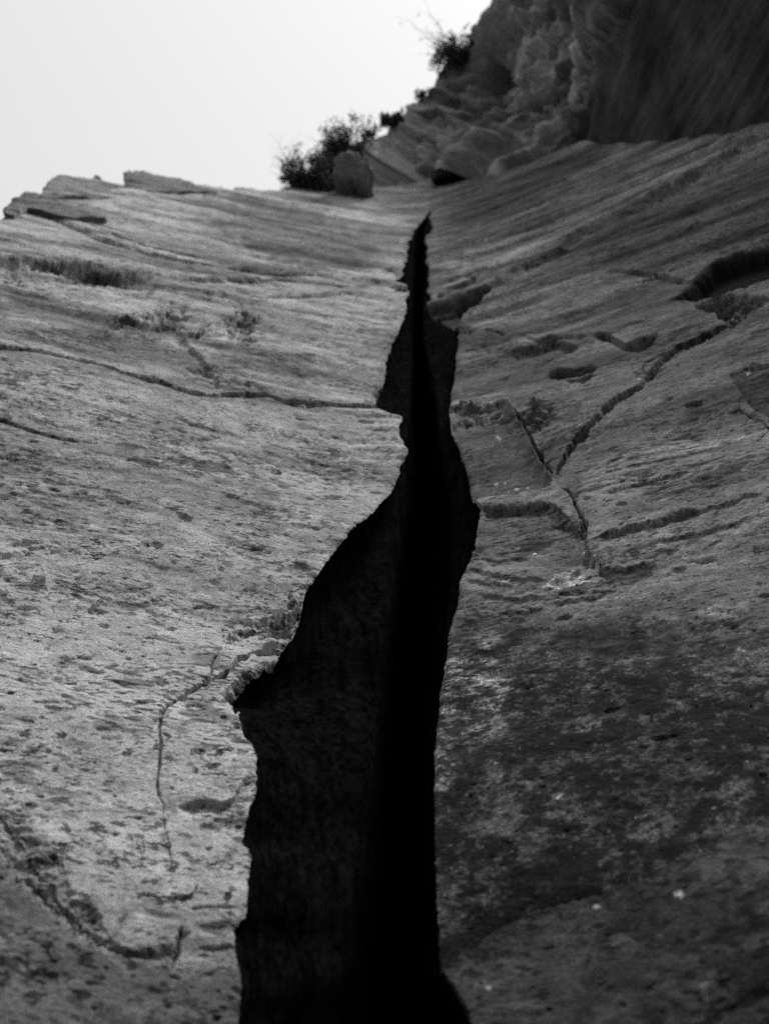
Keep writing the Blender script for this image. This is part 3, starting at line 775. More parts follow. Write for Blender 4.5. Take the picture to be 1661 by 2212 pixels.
def build_wall(side):
    # rows: 0 at the rim, 1 at the foot; dense inside the photographed part
    q = np.concatenate([lin(0, 1, 1010), 1 + (lin(0, 1, 46)[1:] ** 1.7) * 1.65])
    if side < 0:
        s = np.concatenate([-(lin(1, 0, 34)[:-1] ** 1.9) * 1.0, lin(0, 1, 440)])
    else:
        s = np.concatenate([lin(0, 1, 400), 1 + (lin(0, 1, 34)[1:] ** 1.9) * 1.0])
    Sg, Q = np.meshgrid(s, q)
    V = 400 + Q * 1860
    for _ in range(40):
        E = edge(V, side)
        if side < 0:
            U = np.where(Sg >= 0, -50 + Sg * (E + 50), -50 + Sg * 1900)
        else:
            U = np.where(Sg <= 1, E + Sg * (1725 - E), 1725 + (Sg - 1) * 2100)
        vr = RIM(U) + (wobble(U, 3.0, .035, 8) + wobble(U, 2.2, .11, 5)) * (1 - sstep(690, 720, U))
        Vn = np.where(Q <= 1, vr + Q * (2260 - vr), 2260 + (Q - 1) * 2300)
        V = .5 * V + .5 * Vn
    t, X, Y, Z, n, spx, spy, F = face_grid(U, V, left_features if side < 0 else right_features, 0, hit_wall, wall_normal)
    rough = F.rough
    seam = np.exp(-np.abs(U - 934) / 45.0) * (1 - sstep(425, 462, V))
    keep_ = (1 - seam).astype(f32)
    F.d *= keep_; F.t *= keep_; F.rough *= keep_; F.m *= keep_
    fd = (F.d * (1.0 if side < 0 else 1.15) * (t / FPX)).astype(f32)
    X0, Y0, Z0 = X, Y, Z
    X = X + (n[..., 0] * fd).astype(f32); Y = Y + (n[..., 1] * fd).astype(f32); Z = Z + (n[..., 2] * fd).astype(f32)
    if side < 0:
        Z = Z + .13 * X          # the beds on this side dip towards the crack
    d = relief(X, Y, Z, spx, spy, rough)
    sp_ = np.maximum(spx, spy * .5)
    # plates: nearly flat facets that meet at creases
    top_ = sstep(430, 900, V)
    for lam, a in ((2.6, .065), (1.2, .048), (.6, .026)):
        f = 1 / lam
        q1 = noise(X * f * .6 + 21, Y * f * .6, Z * f * 1.2 + 3)
        q2 = noise(X * f * .7 + 61, Y * f * .7, Z * f * 1.4 + 33)
        d += a * (.3 + .7 * top_) * (np.maximum(q1, q2 - .1) + .5 * np.minimum(q1 + .2, q2) - .2)
    if side > 0:
        qz = V + .5 * (U - 930)
        upz = .22 + .78 * sstep(790, 650, qz) - .17 * sstep(1150, 1400, V)
        upz = upz * (1 - .8 * np.exp(-((U - 1080) / 130) ** 2 - ((V - 1000) / 130) ** 2))
    else:
        upz = .35 + .45 * sstep(900, 600, V) - .2 * sstep(1150, 1400, V)
    lam_t = np.ones(X.shape, f32)
    for fx_, fz_, wd_, am_, sd_ in ((.30, 1.7, .055, .030, 0), (.5, 3.6, .06, .018, 50), (1.1, 8.0, .07, .009, 90)):
        wx = .35 * noise(X * .8 + sd_, Y * .8, Z * .8)
        nb = noise(X * fx_ + sd_, Y * fx_ + 2, (Z + wx) * fz_ + sd_)
        act = sstep(-.05, .25, noise(X * fx_ * 1.7 + 7 + sd_, Y * fx_ * 1.7, Z * fz_ * .5))
        g_ = np.exp(-(nb / wd_) ** 2) * act * upz * keep_
        lod = sstep(.8, 2.0, (1 / fz_) * .35 / (spy * .5))
        irr = sstep(-.3, .3, noise(X * 1.1 + 5 * sd_, Y * 1.1, Z * 1.4 + 2))
        g_ = g_ * irr
        d -= am_ * (1.0 if side < 0 else 1.4) * g_ * lod
        d += am_ * 1.2 * np.clip(nb * 3, -.5, .5) * upz * keep_ * lod * (.35 + .65 * irr)
        lam_t *= (1 - .35 * g_).astype(f32) * (1 + .20 * np.clip(nb * 3, -1, 1) * upz * irr)
    if side < 0:
        d += pits(X, Y, Z, sp_, .075, .55, .016) + pits(X + 9, Y, Z, sp_, .03, .50, .008)
    else:
        d += pits(X, Y, Z, sp_, .07, .60, .012) + pits(X + 9, Y, Z, sp_, .025, .55, .006)
    d += rough * .045 * (fbm(X * 9, Y * 9, Z * 12, 4, .62) - .25 * np.abs(noise(X * 16, Y * 16, Z * 22)) - .05) * np.clip(t / 5, .3, 3)
    d += fd
    if side < 0:   # the edge of the crack is slightly rounded and chipped
        ed = np.clip((edge(V, side) - U), 0, 60)
    else:
        ed = np.clip((U - edge(V, side)), 0, 60)
    inn = sstep(VTOP, VTOP + 30, V)
    d -= inn * np.exp(-ed / 4.0) * (t / FPX) * 5
    top = np.exp(-np.clip(V - RIM(U), 0, 200) / 6.0)
    if side < 0:
        d -= top * (t / FPX) * 6
    P = np.stack([X0, Y0, Z0], -1) + n * d[..., None] + CAM
    # tone (colour of the stone, with shade painted into the wedge)
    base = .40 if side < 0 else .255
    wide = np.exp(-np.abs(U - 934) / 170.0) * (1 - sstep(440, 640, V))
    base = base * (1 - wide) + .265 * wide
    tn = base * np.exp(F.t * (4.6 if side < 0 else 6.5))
    tn = tn + .07 * fbm(X * .9, Y * .9, Z * 1.6, 4)
    # streaks along the bedding, stronger high up where water has washed it
    up = sstep(1300, 600, V)
    bed = fbm(X * .8 + 3, Y * .8, Z * 5.5, 4, .65)
    tn = tn * lam_t * (1 + (.08 + (.85 if side < 0 else .75) * up) * bed)
    broad = fbm(X * .45 + 31, Y * .45, Z * 2.6 + 4, 3, .55)
    tn = tn * (1 - .38 * up * sstep(.0, .12, broad))
    patch = fbm(X * 2.1 + 9, Y * 2.1, Z * 5, 5, .6)
    tn = tn * (1 + .42 * patch)
    den = sstep(-.25, .3, fbm(X * 1.7 + 71, Y * 1.7, Z * 3.1, 3))
    for lam, thr, st_ in ((.10, .40, .45), (.05, .36, .60), (.024, .30, .62)):
        f = 1 / lam
        nn = noise(X * f * .6 + 13, Y * f * .6, Z * f * 1.25 + 5)
        k = sstep(thr, thr + .12, nn + .18 * (den - .5)) * sstep(.8, 1.7, lam / sp_)
        tn = tn * (1 - st_ * k * (.15 + .85 * den))
    light = sstep(.12, .5, fbm(X * 17 + 50, Y * 17, Z * 30, 3)) * sstep(.8, 1.7, .05 / sp_)
    tn = tn * (1 + .35 * light)
    if side > 0:
        blk_ = below(U, V, [(900, 2150), (960, 2112), (1080, 2045), (1200, 1998), (1370, 1965), (1480, 1905), (1661, 1810), (1800, 1740), (2600, 1300)])
        dk = sstep(1240, 1480, V) * np.where(blk_, .35, 1.0)
        tn = tn * np.where(blk_, .78, 1.0)
        mott = fbm(X * 7 + 40, Y * 7, Z * 7.5, 5, .8)
        tn = tn * (1 - dk * .78 * sstep(-.07, .07, mott)) * (1 + .35 * dk)
        tn = tn * (1 + dk * .5 * fbm(X * 30, Y * 30, Z * 40, 3, .7))
        tn = tn * (1 - .35 * sstep(1750, 2050, V))
    else:
        tn = tn * (1 - .18 * sstep(1900, 2150, V))
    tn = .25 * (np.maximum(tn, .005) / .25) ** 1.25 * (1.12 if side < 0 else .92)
    tn = np.clip(tn, .010, .6)
    crust = np.clip(F.m, 0, 1) * (sstep(-.25, .1, fbm(X * 22, Y * 22, Z * 40, 3)))
    tn = tn * (1 - crust) + .8 * crust
    # top of the rim runs back behind the skyline
    back = []
    for k, dist in enumerate([.15, .5, 1.2, 2.5, 5, 9]):
        r_ = P[0].copy()
        r_[:, 1] += dist
        r_[:, 2] += -.02 * dist - .06 * min(1, dist * 3) + .1 * noise(X[0] * 1.2, X[0] * 0 + dist, X[0] * 0)
        back.append(r_)
    P = np.concatenate([np.stack(back[::-1]), P]); tn = np.concatenate([np.repeat(tn[:1], 6, 0), tn])
    U2 = np.concatenate([np.repeat(U[:1], 6, 0), U]); V2 = np.concatenate([np.repeat(V[:1] - 3, 6, 0), V])
    global STAIN
    STAIN = sstep(1230, 1420, V2 + .12 * (U2 - 1300) * 0 + 60 * noise(U2 * .006, V2 * .006, U2 * 0)) * .95 * np.where(below(U2, V2, [(900, 2150), (960, 2112), (1080, 2045), (1200, 1998), (1370, 1965), (1480, 1905), (1661, 1810), (1800, 1740), (2600, 1300)]), .35, 1)
    quads = grid_quads(*P.shape[:2], flip=True)
    fu = U2.ravel()[quads].mean(1); fv = V2.ravel()[quads].mean(1)
    return P, tn, quads, fu, fv, P[6:, -1 if side < 0 else 0], V[:, -1 if side < 0 else 0], t[:, -1 if side < 0 else 0]


# left of the crack
P, tn, quads, fu, fv, EDGL, EVL, ETL = build_wall(-1)
rf = tag(empty('cliff', (-1.2, 2.6, 0)), 'pale pitted sandstone face left of the dark crack, rising to the jagged rim', 'cliff')
rf_m = -Vector(rf.location)
lowb = below(fu, fv, [(-1500, 1300), (-120, 1690), (0, 1770), (60, 1850), (140, 1965), (230, 2040), (300, 2058), (430, 2056), (560, 2050)])
upb = ~below(fu, fv, [(-1500, 700), (-100, 470), (22, 438), (60, 442), (140, 470), (230, 512), (330, 548), (430, 572), (560, 588), (700, 600), (860, 606), (960, 606)])
midb = ~upb & ~below(fu, fv, [(-1500, 900), (-60, 738), (0, 744), (90, 752), (200, 775), (280, 800), (340, 812), (420, 845), (480, 853), (540, 847), (620, 868), (700, 876), (822, 874), (900, 880)])
blk = inside(fu, fv, np.array([(348, 1520), (392, 1485), (440, 1452), (490, 1428), (545, 1372), (606, 1366), (640, 1390), (600, 1760), (505, 1742), (440, 1742), (345, 1720)], float)) & ~lowb
parts = [('upper_bed', upb, 'tilted upper rock bed with a dark varnished patch'), ('middle_bed', midb, 'overhanging middle bed with rotten dark hollows'), ('lower_block', lowb, 'greyer lowest block under the rotten joint'),
         ('cracked_block', blk, 'pale block cut out by the branching crack'), ('pitted_slab', ~(upb | midb | lowb | blk), None)]
for nm, k, lb in parts:
    o = submesh(nm, P, quads, k, M_ROCK, rf, tn)
    o.location = rf_m
    if lb: o['label'] = lb

# right of the crack
P, tn, quads, fu, fv, EDGR, EVR, ETR = build_wall(1)
rr = tag(empty('cliff', (1.6, 2.4, 0)), 'darker sandstone face right of the crack, with a diagonal joint and black stained foot', 'cliff')
lowb = below(fu, fv, [(900, 2150), (960, 2112), (1080, 2045), (1200, 1998), (1370, 1965), (1480, 1905), (1661, 1810), (1800, 1740), (2600, 1300)])
upp = ~below(fu, fv, [(900, 690), (930, 668), (1020, 642), (1140, 580), (1260, 505), (1400, 430), (1600, 318), (1740, 250), (2600, -200)])
butt = inside(fu, fv, np.array([(1572, 695), (1500, 730), (1425, 780), (1400, 815), (1330, 868), (1262, 935), (1198, 1004), (1222, 1052), (1245, 1100), (1268, 1145), (1252, 1195), (1268, 1212), (1292, 1210), (1300, 1232),
                               (1420, 1215), (1700, 1150), (2700, 900), (2700, 100), (1760, 560), (1640, 655)], float)) & ~upp & ~lowb
rec = inside(fu, fv, np.array([(960, 915), (1040, 895), (1108, 880), (1150, 950), (1188, 1010), (1215, 1050), (1240, 1100), (1265, 1160), (1262, 1210), (1180, 1228), (960, 1228)], float)) & ~butt
parts = [('upper_bed', upp, 'upper bed sweeping up to the right'), ('buttress', butt, 'rounded buttress below the diagonal joint'), ('recessed_block', rec, 'recessed block beside the crack'),
         ('lower_block', lowb, 'greyer lowest block standing proud'), ('stained_slab', ~(upp | butt | rec | lowb), None)]
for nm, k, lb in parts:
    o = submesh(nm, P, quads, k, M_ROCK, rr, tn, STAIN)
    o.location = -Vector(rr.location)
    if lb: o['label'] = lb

# ------------------------------------------------------------------ inside of the crack
CORE_L = curve([(455, 928), (500, 903), (526, 896), (639, 890), (807, 889), (903, 882), (970, 882), (1030, 879), (1110, 875), (1170, 866), (1250, 852), (1330, 840), (1410, 830), (1600, 812), (1900, 785), (2212, 740), (3300, 700), (6500, 680)])
CORE_R = curve([(455, 929), (500, 916), (533, 920), (625, 921), (663, 914), (735, 916), (807, 930), (880, 943), (1000, 958), (1130, 974), (1210, 973), (1290, 972), (1350, 962), (1402, 957), (1466, 951), (1590, 942), (2110, 953), (2212, 1000), (6500, 1100)])


def slot_side(E3, EV, ET, side, parent, name):
    k = EV >= VTOP - 1
    E3 = E3[k]; v = EV[k]; t0 = ET[k]
    core = CORE_L(v) if side < 0 else CORE_R(v)
    other = edge_r(v) if side < 0 else edge_l(v)
    el = edge_l(v); er = edge_r(v)
    width = np.maximum(er - el, 3) * t0 / FPX
    # the walls converge to the core line over `dep`, then run on, parallel, deep into the rock
    dep = np.clip(width * 1.5, .12, 1.6)
    kern = np.ones(41) / 41
    pad = lambda a: np.convolve(np.pad(a, 20, 'edge'), kern, 'valid')
    dep = pad(dep)
    t1 = pad(t0) + dep
    dx, dy, dz = direction(core, v)
    Q1 = np.stack([t1 * dx, t1 * dy, t1 * dz], -1) + CAM
    cm = .5 * (CORE_L(v) + CORE_R(v))
    dx, dy, dz = direction(cm - side * 2.0, v)
    t2 = t1 + 4.5
    Q2 = np.stack([t2 * dx, t2 * dy, t2 * dz], -1) + CAM
    a = lin(0, 1, 44)[:, None, None]
    bow = .16 * np.sin(a * math.pi) * (-side) * 0
    E3s = np.stack([np.convolve(np.pad(E3[:, i], 14, 'edge'), np.ones(29) / 29, 'valid') for i in range(3)], -1)
    ks = sstep(0, .10, a)
    G1 = (E3[None] * (1 - ks) + E3s[None] * ks) * (1 - a) + Q1[None] * a
    nx = np.zeros_like(G1)
    X, Y, Z = G1[..., 0], G1[..., 1], G1[..., 2]
    wgt = np.sin(np.clip(lin(0, 1, 44)[:, None] * 1.15, 0, 1) * math.pi) ** .6
    nn = .012 * fbm(X * 2.2, Y * 2.2 + 5, Z * .5, 4) + .008 * noise(X * 22, Y * 22, Z * 1.0) + .012 * noise(X * 40, Y * 40, Z * 5) + .02 * fbm(X * 7, Y * 7, Z * 9, 3)
    amp = np.clip(width / .6, .05, 1)[None]
    G1[..., 0] += (nn * wgt * amp)
    G1[..., 0] += -side * 0 + (.10 * side * wgt * amp)
    b = lin(0, 1, 14)[1:, None, None]
    G2 = Q1[None] * (1 - b) + Q2[None] * b
    G = np.concatenate([G1, G2])
    tn = np.full(G.shape[:2], .0075, f32)  # almost black tone painted in for the darkness inside the crack
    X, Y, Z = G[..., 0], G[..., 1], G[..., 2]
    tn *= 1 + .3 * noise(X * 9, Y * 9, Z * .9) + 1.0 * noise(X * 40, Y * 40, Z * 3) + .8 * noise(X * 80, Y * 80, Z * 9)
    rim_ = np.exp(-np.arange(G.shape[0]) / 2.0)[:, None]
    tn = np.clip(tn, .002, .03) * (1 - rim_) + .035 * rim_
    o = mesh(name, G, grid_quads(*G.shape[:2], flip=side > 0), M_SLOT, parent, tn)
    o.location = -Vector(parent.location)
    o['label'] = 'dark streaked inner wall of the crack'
    return o


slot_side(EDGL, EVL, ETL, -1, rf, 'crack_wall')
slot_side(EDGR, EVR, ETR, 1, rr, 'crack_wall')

# ------------------------------------------------------------------ upper cliff
q = np.concatenate([lin(0, 1, 360), [1.03, 1.08]])
s = np.concatenate([lin(0, 1, 430), 1 + lin(0, 1, 22)[1:] ** 1.4])
Sg, Q = np.meshgrid(s, q)
U = np.where(Sg <= 1, 714 + Sg * (1720 - 714), 1720 + (Sg - 1) * 800)
V = CRIM(U) + wobble(U, 5, .05, 4) + wobble(U, 2.5, .17, 6) * 1.0
V = V + Q * (LEDGE(U) + 40 - V)


def cliff_normal(x, h):
    n = np.zeros(x.shape + (3,)); n[..., 0] = -7.2; n[..., 1] = -4.7
    return n / math.hypot(7.2, 4.7)


t, X, Y, Z, n, spx, spy, F = face_grid(U, V, cliff_features, 0, hit_cliff, cliff_normal)
sp_ = np.maximum(spx, spy)
left = 1 - sstep(1235, 1320, U - (V - 150) * -.35)
d = np.zeros(X.shape, f32)
lam = 3.2; a = .46
for i in range(6):
    f = 1 / lam
    nn = noise(X * f * .5 + 5 * i, Y * f * .5, Z * f * 1.3 + 3 * i)
    blocky = np.clip(nn * 3.2, -.6, .6) + .5 * (.3 - np.abs(nn))
    d += a * 1.25 * (blocky * left + nn * (1 - left) * .5) * sstep(1.2, 2.6, lam / sp_)
    lam *= .52; a *= .55
dd = 1.5 * F.d * (t / FPX)
al = (4.7 * X - 7.2 * Y) / 8.6
d += left * (.30 * sstep(.05, .16, noise(al * .35 + 3, Z * 1.3, al * 0 + 1.1) + .5 * noise(al * 1.1 + 3, Z * 2.9 + al * .8, al * 0 + 4.1)) - .3 * sstep(.02, .12, noise(al * .8 + 13, Z * .5 + al * .5, al * 0 + 7.1)))
d = d + dd
cr_ = np.clip(V - CRIM(U), 0, 200)
d = d * (.25 + .75 * sstep(0, 45, cr_)) - .08 * np.exp(-cr_ / 6.0)
d = d * 1.0
P = np.stack([X, Y, Z], -1) + n * d[..., None] + CAM
tn = .40 * np.exp(7 * F.t) * (1 + .8 * fbm(X * .8, Y * .8, Z * 2.2, 5, .62) + .6 * fbm(X * 3, Y * 3, Z * 6, 4, .6) * left)
fa = noise(al * .35 + 3, Z * 1.3, al * 0 + 1.1) + .5 * noise(al * 1.1 + 3, Z * 2.9 + al * .8, al * 0 + 4.1)
fb = noise(al * .8 + 13, Z * .5 + al * .5, al * 0 + 7.1)
tn = tn * (1 + left * (.38 * sstep(.05, .16, fa) - .34 * sstep(.02, .12, fb) - .25 * sstep(.12, .2, -fa)))  # raised facets paler, sunken ones darker: relief shading put into the tone
tn = .22 * (np.maximum(tn, .01) / .22) ** 1.2
al = (4.7 * X - 7.2 * Y) / 8.6
streaks = fbm(al * 3.4, al * 0 + 2.2, Z * .16, 5, .6)
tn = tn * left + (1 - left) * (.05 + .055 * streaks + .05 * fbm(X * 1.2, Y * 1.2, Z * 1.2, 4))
tn = np.clip(tn, .025, .5)
back = []
for dist in [.2, .6, 1.5, 3, 6, 10]:
    r_ = P[0].copy()
    r_[:, 0] += .84 * dist; r_[:, 1] += .55 * dist
    r_[:, 2] += -.05 * dist + .12 * noise(X[0] * 1.1, X[0] * 0 + dist, X[0] * 0)
    back.append(r_)
P = np.concatenate([np.stack(back[::-1]), P]); tn = np.concatenate([np.repeat(tn[:1], 6, 0), tn])
U2 = np.concatenate([np.repeat(U[:1], 6, 0), U]); V2 = np.concatenate([np.repeat(V[:1], 6, 0), V])
# left end turns the corner too
quads = grid_quads(*P.shape[:2], flip=True)
fu = U2.ravel()[quads].mean(1); fv = V2.ravel()[quads].mean(1)
cl = tag(empty('cliff', (2.0, 11.0, 12.0)), 'steep dark upper cliff at the top right, brushy along its skyline', 'cliff')
ov = fu > np.interp(fv, [-600, 20, 110, 165, 215, 270, 350, 900], [1340, 1322, 1290, 1262, 1242, 1232, 1235, 1240])
for nm, k, lb in (('broken_face', ~ov, 'broken blocky part of the cliff'), ('overhang', ov, 'smooth dark streaked overhang')):
    o = submesh(nm, P, quads, k, M_CLIFF, cl, tn)
    o.location = -Vector(cl.location); o['label'] = lb
e3 = P[:, 0]
g = np.stack([e3, e3 + [.3, .5, 0], e3 + [1.0, 2.0, -.1], e3 + [2.5, 5, -.4]])
tng = np.full(g.shape[:2], .15, f32)
o = mesh('end_face', g, grid_quads(*g.shape[:2]), M_CLIFF, cl, tng); o.location = -Vector(cl.location)


# ------------------------------------------------------------------ slabs and blocks lying along the rim
def anchor(u, v, wall=True, k=1.0):
    t = (hit_wall(np.array([u * 1.0]), np.array([v * 1.0])) if wall else hit_cliff(np.array([u * 1.0]), np.array([v * 1.0])))[0] * k
    dx, dy, dz = direction(u, v)
    return np.array([t * dx, t * dy, t * dz]) + CAM, t


def rim_slab(name, top, bot, label, cat, depth=2.5, pull=.97, tone=.3, seed=0.0, refv=430, group=None):
    """a slab with a front face between two outlines, a rounded brow and a back"""
    T = curve(top); Bc = curve(bot)
    x0, x1 = top[0][0], top[-1][0]
    n = 120
    u = x0 + (x1 - x0) * (.5 - .5 * np.cos(lin(0, math.pi, n)))
    tv = T(u) + wobble(u, 1.2, .12, seed); bv = np.maximum(Bc(u), tv + .2)
    rows = []
    rr_ = (wobble(u, 1.0, .05, seed + 3))
    for f in lin(1, 0, 26):
        v = tv + (bv - tv) * f
        tt = hit_wall(u, np.maximum(v, 366)) * pull
        dx, dy, dz = direction(u, v)
        k = tt + .25 * (1 - f) ** 8 - .03 * np.sin(f * math.pi) * 0
        rows.append(np.stack([k * dx, k * dy, k * dz], -1) + CAM)
    last = rows[-1]
    for dist in (.15, .5, 1.2, depth):
        r_ = last.copy(); r_[:, 1] += dist; r_[:, 2] -= .05 * dist; rows.append(r_)
    lo = rows[0].copy(); lo[:, 1] += depth; lo[:, 2] -= .1
    rows = [lo] + rows + [lo]
    G = np.stack(rows)
    X, Y, Z = G[..., 0], G[..., 1], G[..., 2]
    dn = .10 * fbm(X * 1.2 + seed, Y * 1.2, Z * 4, 4)
    G[1:-1, :, 1] += dn[1:-1]
    tn = np.clip(tone * (1 + .8 * fbm(X * .8, Y * .8, Z * 5 + seed, 5, .65)), .05, .6)
    o = mesh(name, G - G[3, n // 2], grid_quads(*G.shape[:2], flip=False), M_ROCK, None, tn)
    o.location = Vector(G[3, n // 2])
    return tag(o, label, cat, group)


rim_slab('rock_slab', [(8, 460), (16, 446), (26, 432), (42, 420), (55, 414), (75, 417), (96, 422), (150, 440), (230, 470)], [(8, 460), (30, 462), (60, 448), (110, 460), (160, 470), (230, 473)],
         'dark rounded slab end at the far left of the skyline rim', 'rock slab', pull=.992, tone=.26, seed=1)
rim_slab('rock_slab', [(88, 424), (91, 418), (94, 406), (112, 388), (135, 381), (177, 384), (200, 382), (208, 380), (229, 388), (273, 402), (300, 410)], [(88, 424), (120, 428), (200, 430), (300, 420)],
         'rounded hump of rock on the rim, between the dark slab end and the upturned flake', 'rock slab', pull=.994, tone=.34, seed=2)
rim_slab('rock_slab', [(267, 376), (270, 371), (276, 368), (312, 371), (359, 380), (390, 388), (416, 396), (470, 410)], [(267, 385), (272, 402), (300, 412), (360, 416), (470, 416)],
         'thin upturned flake jutting left from the rim against the sky', 'rock slab', pull=.99, tone=.26, seed=3)


def boulder(label, u, v, w_, h_, dp, tone, wall, k=.98, seed=0, rot=0.0, name='boulder', group=None, cube=.8, lump=.24):
    c, t = anchor(u, v, wall, k)
    s = t / FPX
    nu, nv = 44, 28
    th, ph = np.meshgrid(lin(0, 2 * math.pi, nu), lin(.02, math.pi - .02, nv))
    x = np.cos(th) * np.sin(ph); y = np.sin(th) * np.sin(ph); z = np.cos(ph)
    pw = lambda a: np.sign(a) * np.abs(a) ** cube
    x, y, z = pw(x), pw(y), pw(z)
    G = np.stack([x * w_ * s, y * dp, z * h_ * s], -1)
    ca, sa = math.cos(rot), math.sin(rot)
    G = np.stack([G[..., 0] * ca - G[..., 2] * sa, G[..., 1], G[..., 0] * sa + G[..., 2] * ca], -1)
    nn = 1 + lump * fbm(G[..., 0] * 3.5 + seed, G[..., 1] * 3.5, G[..., 2] * 5, 4)
    G = G * nn[..., None]
    tn = np.clip(tone * (1 + .9 * fbm(G[..., 0] * 3 + seed, G[..., 1] * 3, G[..., 2] * 5, 4)), .05, .7)
    o = mesh(name, G, grid_quads(nv, nu), M_ROCK, None, tn.astype(f32))
    o.location = Vector(c)
    return tag(o, label, 'boulder', group)


G_ = 'loose blocks at the foot of the upper cliff'
boulder('grey rounded boulder at the cliff foot, just right of the darkest bush on the skyline', 764, 405, 42, 14, .6, .34, True, .95, 6, .12, group=G_, cube=.55, lump=.55, name='boulder')
boulder('small pale boulder in the dark hollow under the upper cliff', 914, 380, 22, 9, .3, .42, True, .975, 3, .5, group=G_)
boulder('pale lens shaped boulder roofing the dark hollow under the upper cliff', 955, 366, 36, 6, .3, .42, True, .975, 4, .3, group=G_)
boulder('flat pale stone on the bed below the upper cliff, right of the hollow', 1090, 366, 20, 4, .2, .34, False, .99, 5, .45, group=G_)


# ------------------------------------------------------------------ bushes on the skyline
def bush(label, u, v, w_, h_, cliff, stems, leaves, seed, lean=(0, 0), spread=1.0, twig=.5, k=1.0, leafsize=1.0, drop=.1):
    r = random.Random(seed)
    c, t = anchor(u, v, not cliff, k)
    s = t / FPX
    W, H = w_ * s, h_ * s
    root = empty('bush', Vector(c)); tag(root, label, 'bush', 'bushes growing on the skyline')
    bv, bq, tips = [], [], []

    def tube(a, b, ra, rb):
        ax = (b - a); L = ax.length
        if L < 1e-5: return
        ax.normalize()
        p = ax.orthogonal().normalized(); q_ = ax.cross(p)
        i = len(bv)
        for ctr, rad in ((a, ra), (b, rb)):
            for j in range(4):
                an = j * math.pi / 2
                bv.append(ctr + p * (math.cos(an) * rad) + q_ * (math.sin(an) * rad))
        for j in range(4):
            bq.append((i + j, i + (j + 1) % 4, i + 4 + (j + 1) % 4, i + 4 + j))

    def grow(p, d, L, rad, lvl):
        seg = 3
        for _ in range(seg):
            d2 = (d + Vector((r.gauss(0, .22), r.gauss(0, .22), r.gauss(0, .18)))).normalized()
            p2 = p + d2 * (L / seg)
            tube(p, p2, rad, rad * .8)
            rad *= .8; p, d = p2, d2
            if lvl >= 1: tips.append(p.copy())
            if lvl < 3 and r.random() < .85:
                b = (d + Vector((r.gauss(0, .7), r.gauss(0, .7), r.gauss(.15, .5)))).normalized()
                grow(p, b, L * r.uniform(.45, .7), rad * .7, lvl + 1)
        tips.append(p.copy())
    for _ in range(stems):
        d = Vector((r.uniform(-1, 1) * spread * W / max(H, .01) * .6 + lean[0], r.uniform(-.6, .4), 1 + lean[1])).normalized()
        st_ = Vector((r.uniform(-.35, .35) * W, r.uniform(-.3, .3) * W * .6, -drop))
        grow(st_, d, H * r.uniform(.35, .75), max(.012, H * .012), 0)
    B = np.array([tuple(x) for x in bv], f32)
    o = mesh('branches', B, np.array(bq), M_BARK, root, None, False); o['kind'] = 'stuff'
    n = leaves
    T = np.array([tuple(x) for x in tips], f32)
    rs = np.random.RandomState(seed)
    idx = rs.randint(0, len(T), n)
    ctr = T[idx] + rs.normal(0, .055 * H, (n, 3)) * twig * 2
    sz = rs.uniform(.018, .045, n) * leafsize * np.clip(t / 20, .5, 1.2)
    a = rs.normal(size=(n, 3)); a /= np.linalg.norm(a, axis=1)[:, None]
    b = np.cross(a, rs.normal(size=(n, 3))); b /= np.linalg.norm(b, axis=1)[:, None]
    a *= (sz * 1.6)[:, None]; b *= (sz * .6)[:, None]
    V4 = np.stack([ctr - a, ctr + b, ctr + a, ctr - b], 1).reshape(-1, 3)
    o = mesh('foliage', V4, np.arange(4 * n).reshape(n, 4), M_LEAF, root, None, False)
    o['kind'] = 'stuff'
    return root


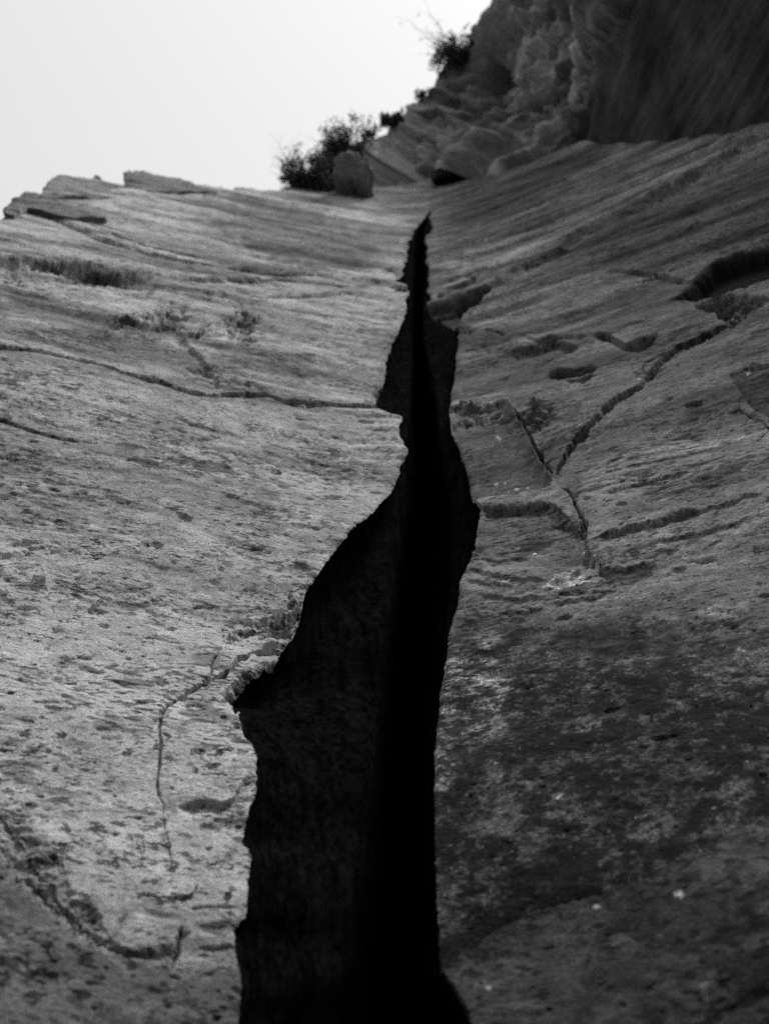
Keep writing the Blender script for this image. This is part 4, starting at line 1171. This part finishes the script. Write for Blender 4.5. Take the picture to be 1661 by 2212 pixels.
bush('low dark spiky bush at the left end of the skyline brush', 668, 404, 78, 74, False, 30, 4800, 1, spread=1.1, k=1.0, leafsize=.6)
bush('tall rounded bush above the grey rounded boulder, feathery at the top', 744, 338, 60, 92, True, 40, 6600, 2, spread=.9, k=.99, leafsize=.55)
bush('dark shrub filling the notch beneath the tall rounded bush', 700, 404, 26, 70, False, 24, 6000, 3, spread=.5, k=1.02, leafsize=.7)
bush('small ragged shrub just right of the tall rounded bush on the cliff edge', 798, 292, 34, 30, True, 10, 420, 4, k=.995, leafsize=.55)
bush('little dark tuft at the step halfway along the cliff skyline', 842, 262, 28, 34, True, 14, 1920, 5, k=.995, leafsize=.6)
bush('tiny sparse tuft on the cliff skyline below the curly bush', 912, 206, 32, 30, True, 10, 360, 6, k=.995, leafsize=.55)
bush('curly open bush overhanging the steep cliff skyline', 984, 130, 60, 70, True, 26, 2520, 7, lean=(-.5, .0), k=.99, leafsize=.6)
bush('round dark shrub at the highest notch of the cliff skyline', 1034, 80, 30, 28, True, 18, 2400, 8, lean=(-.3, 0), k=.99, leafsize=.65)
bush('faint leafless twigs reaching into the sky above the curly bush', 985, 100, 30, 130, True, 5, 24, 9, lean=(-1.0, .3), spread=.2, k=.99, leafsize=.5)
bush('thin bare twigs sticking out left of the low spiky bush', 652, 400, 40, 120, False, 6, 24, 10, lean=(-.4, .2), spread=.5, k=1.0, leafsize=.5)

# ------------------------------------------------------------------ ground
n = 90
gx, gy = np.meshgrid(np.sign(lin(-1, 1, n)) * np.abs(lin(-1, 1, n)) ** 3 * 400, np.sign(lin(-1, 1, n)) * np.abs(lin(-1, 1, n)) ** 3 * 400)
far = np.hypot(gx, gy)
rise = np.clip(far - 9, 0, 90) * .55 * sstep(10, -14, gy + 0 * gx)      # unseen bank behind the camera, added to block low sky light
gz = .12 * fbm(gx * .4, gy * .4, gx * 0, 4) - .1 + rise * (1 + .25 * fbm(gx * .03, gy * .03, gx * 0, 3))
G = np.stack([gx, gy, gz], -1)
o = mesh('ground', G, grid_quads(n, n), M_SOIL)
o['kind'] = 'structure'
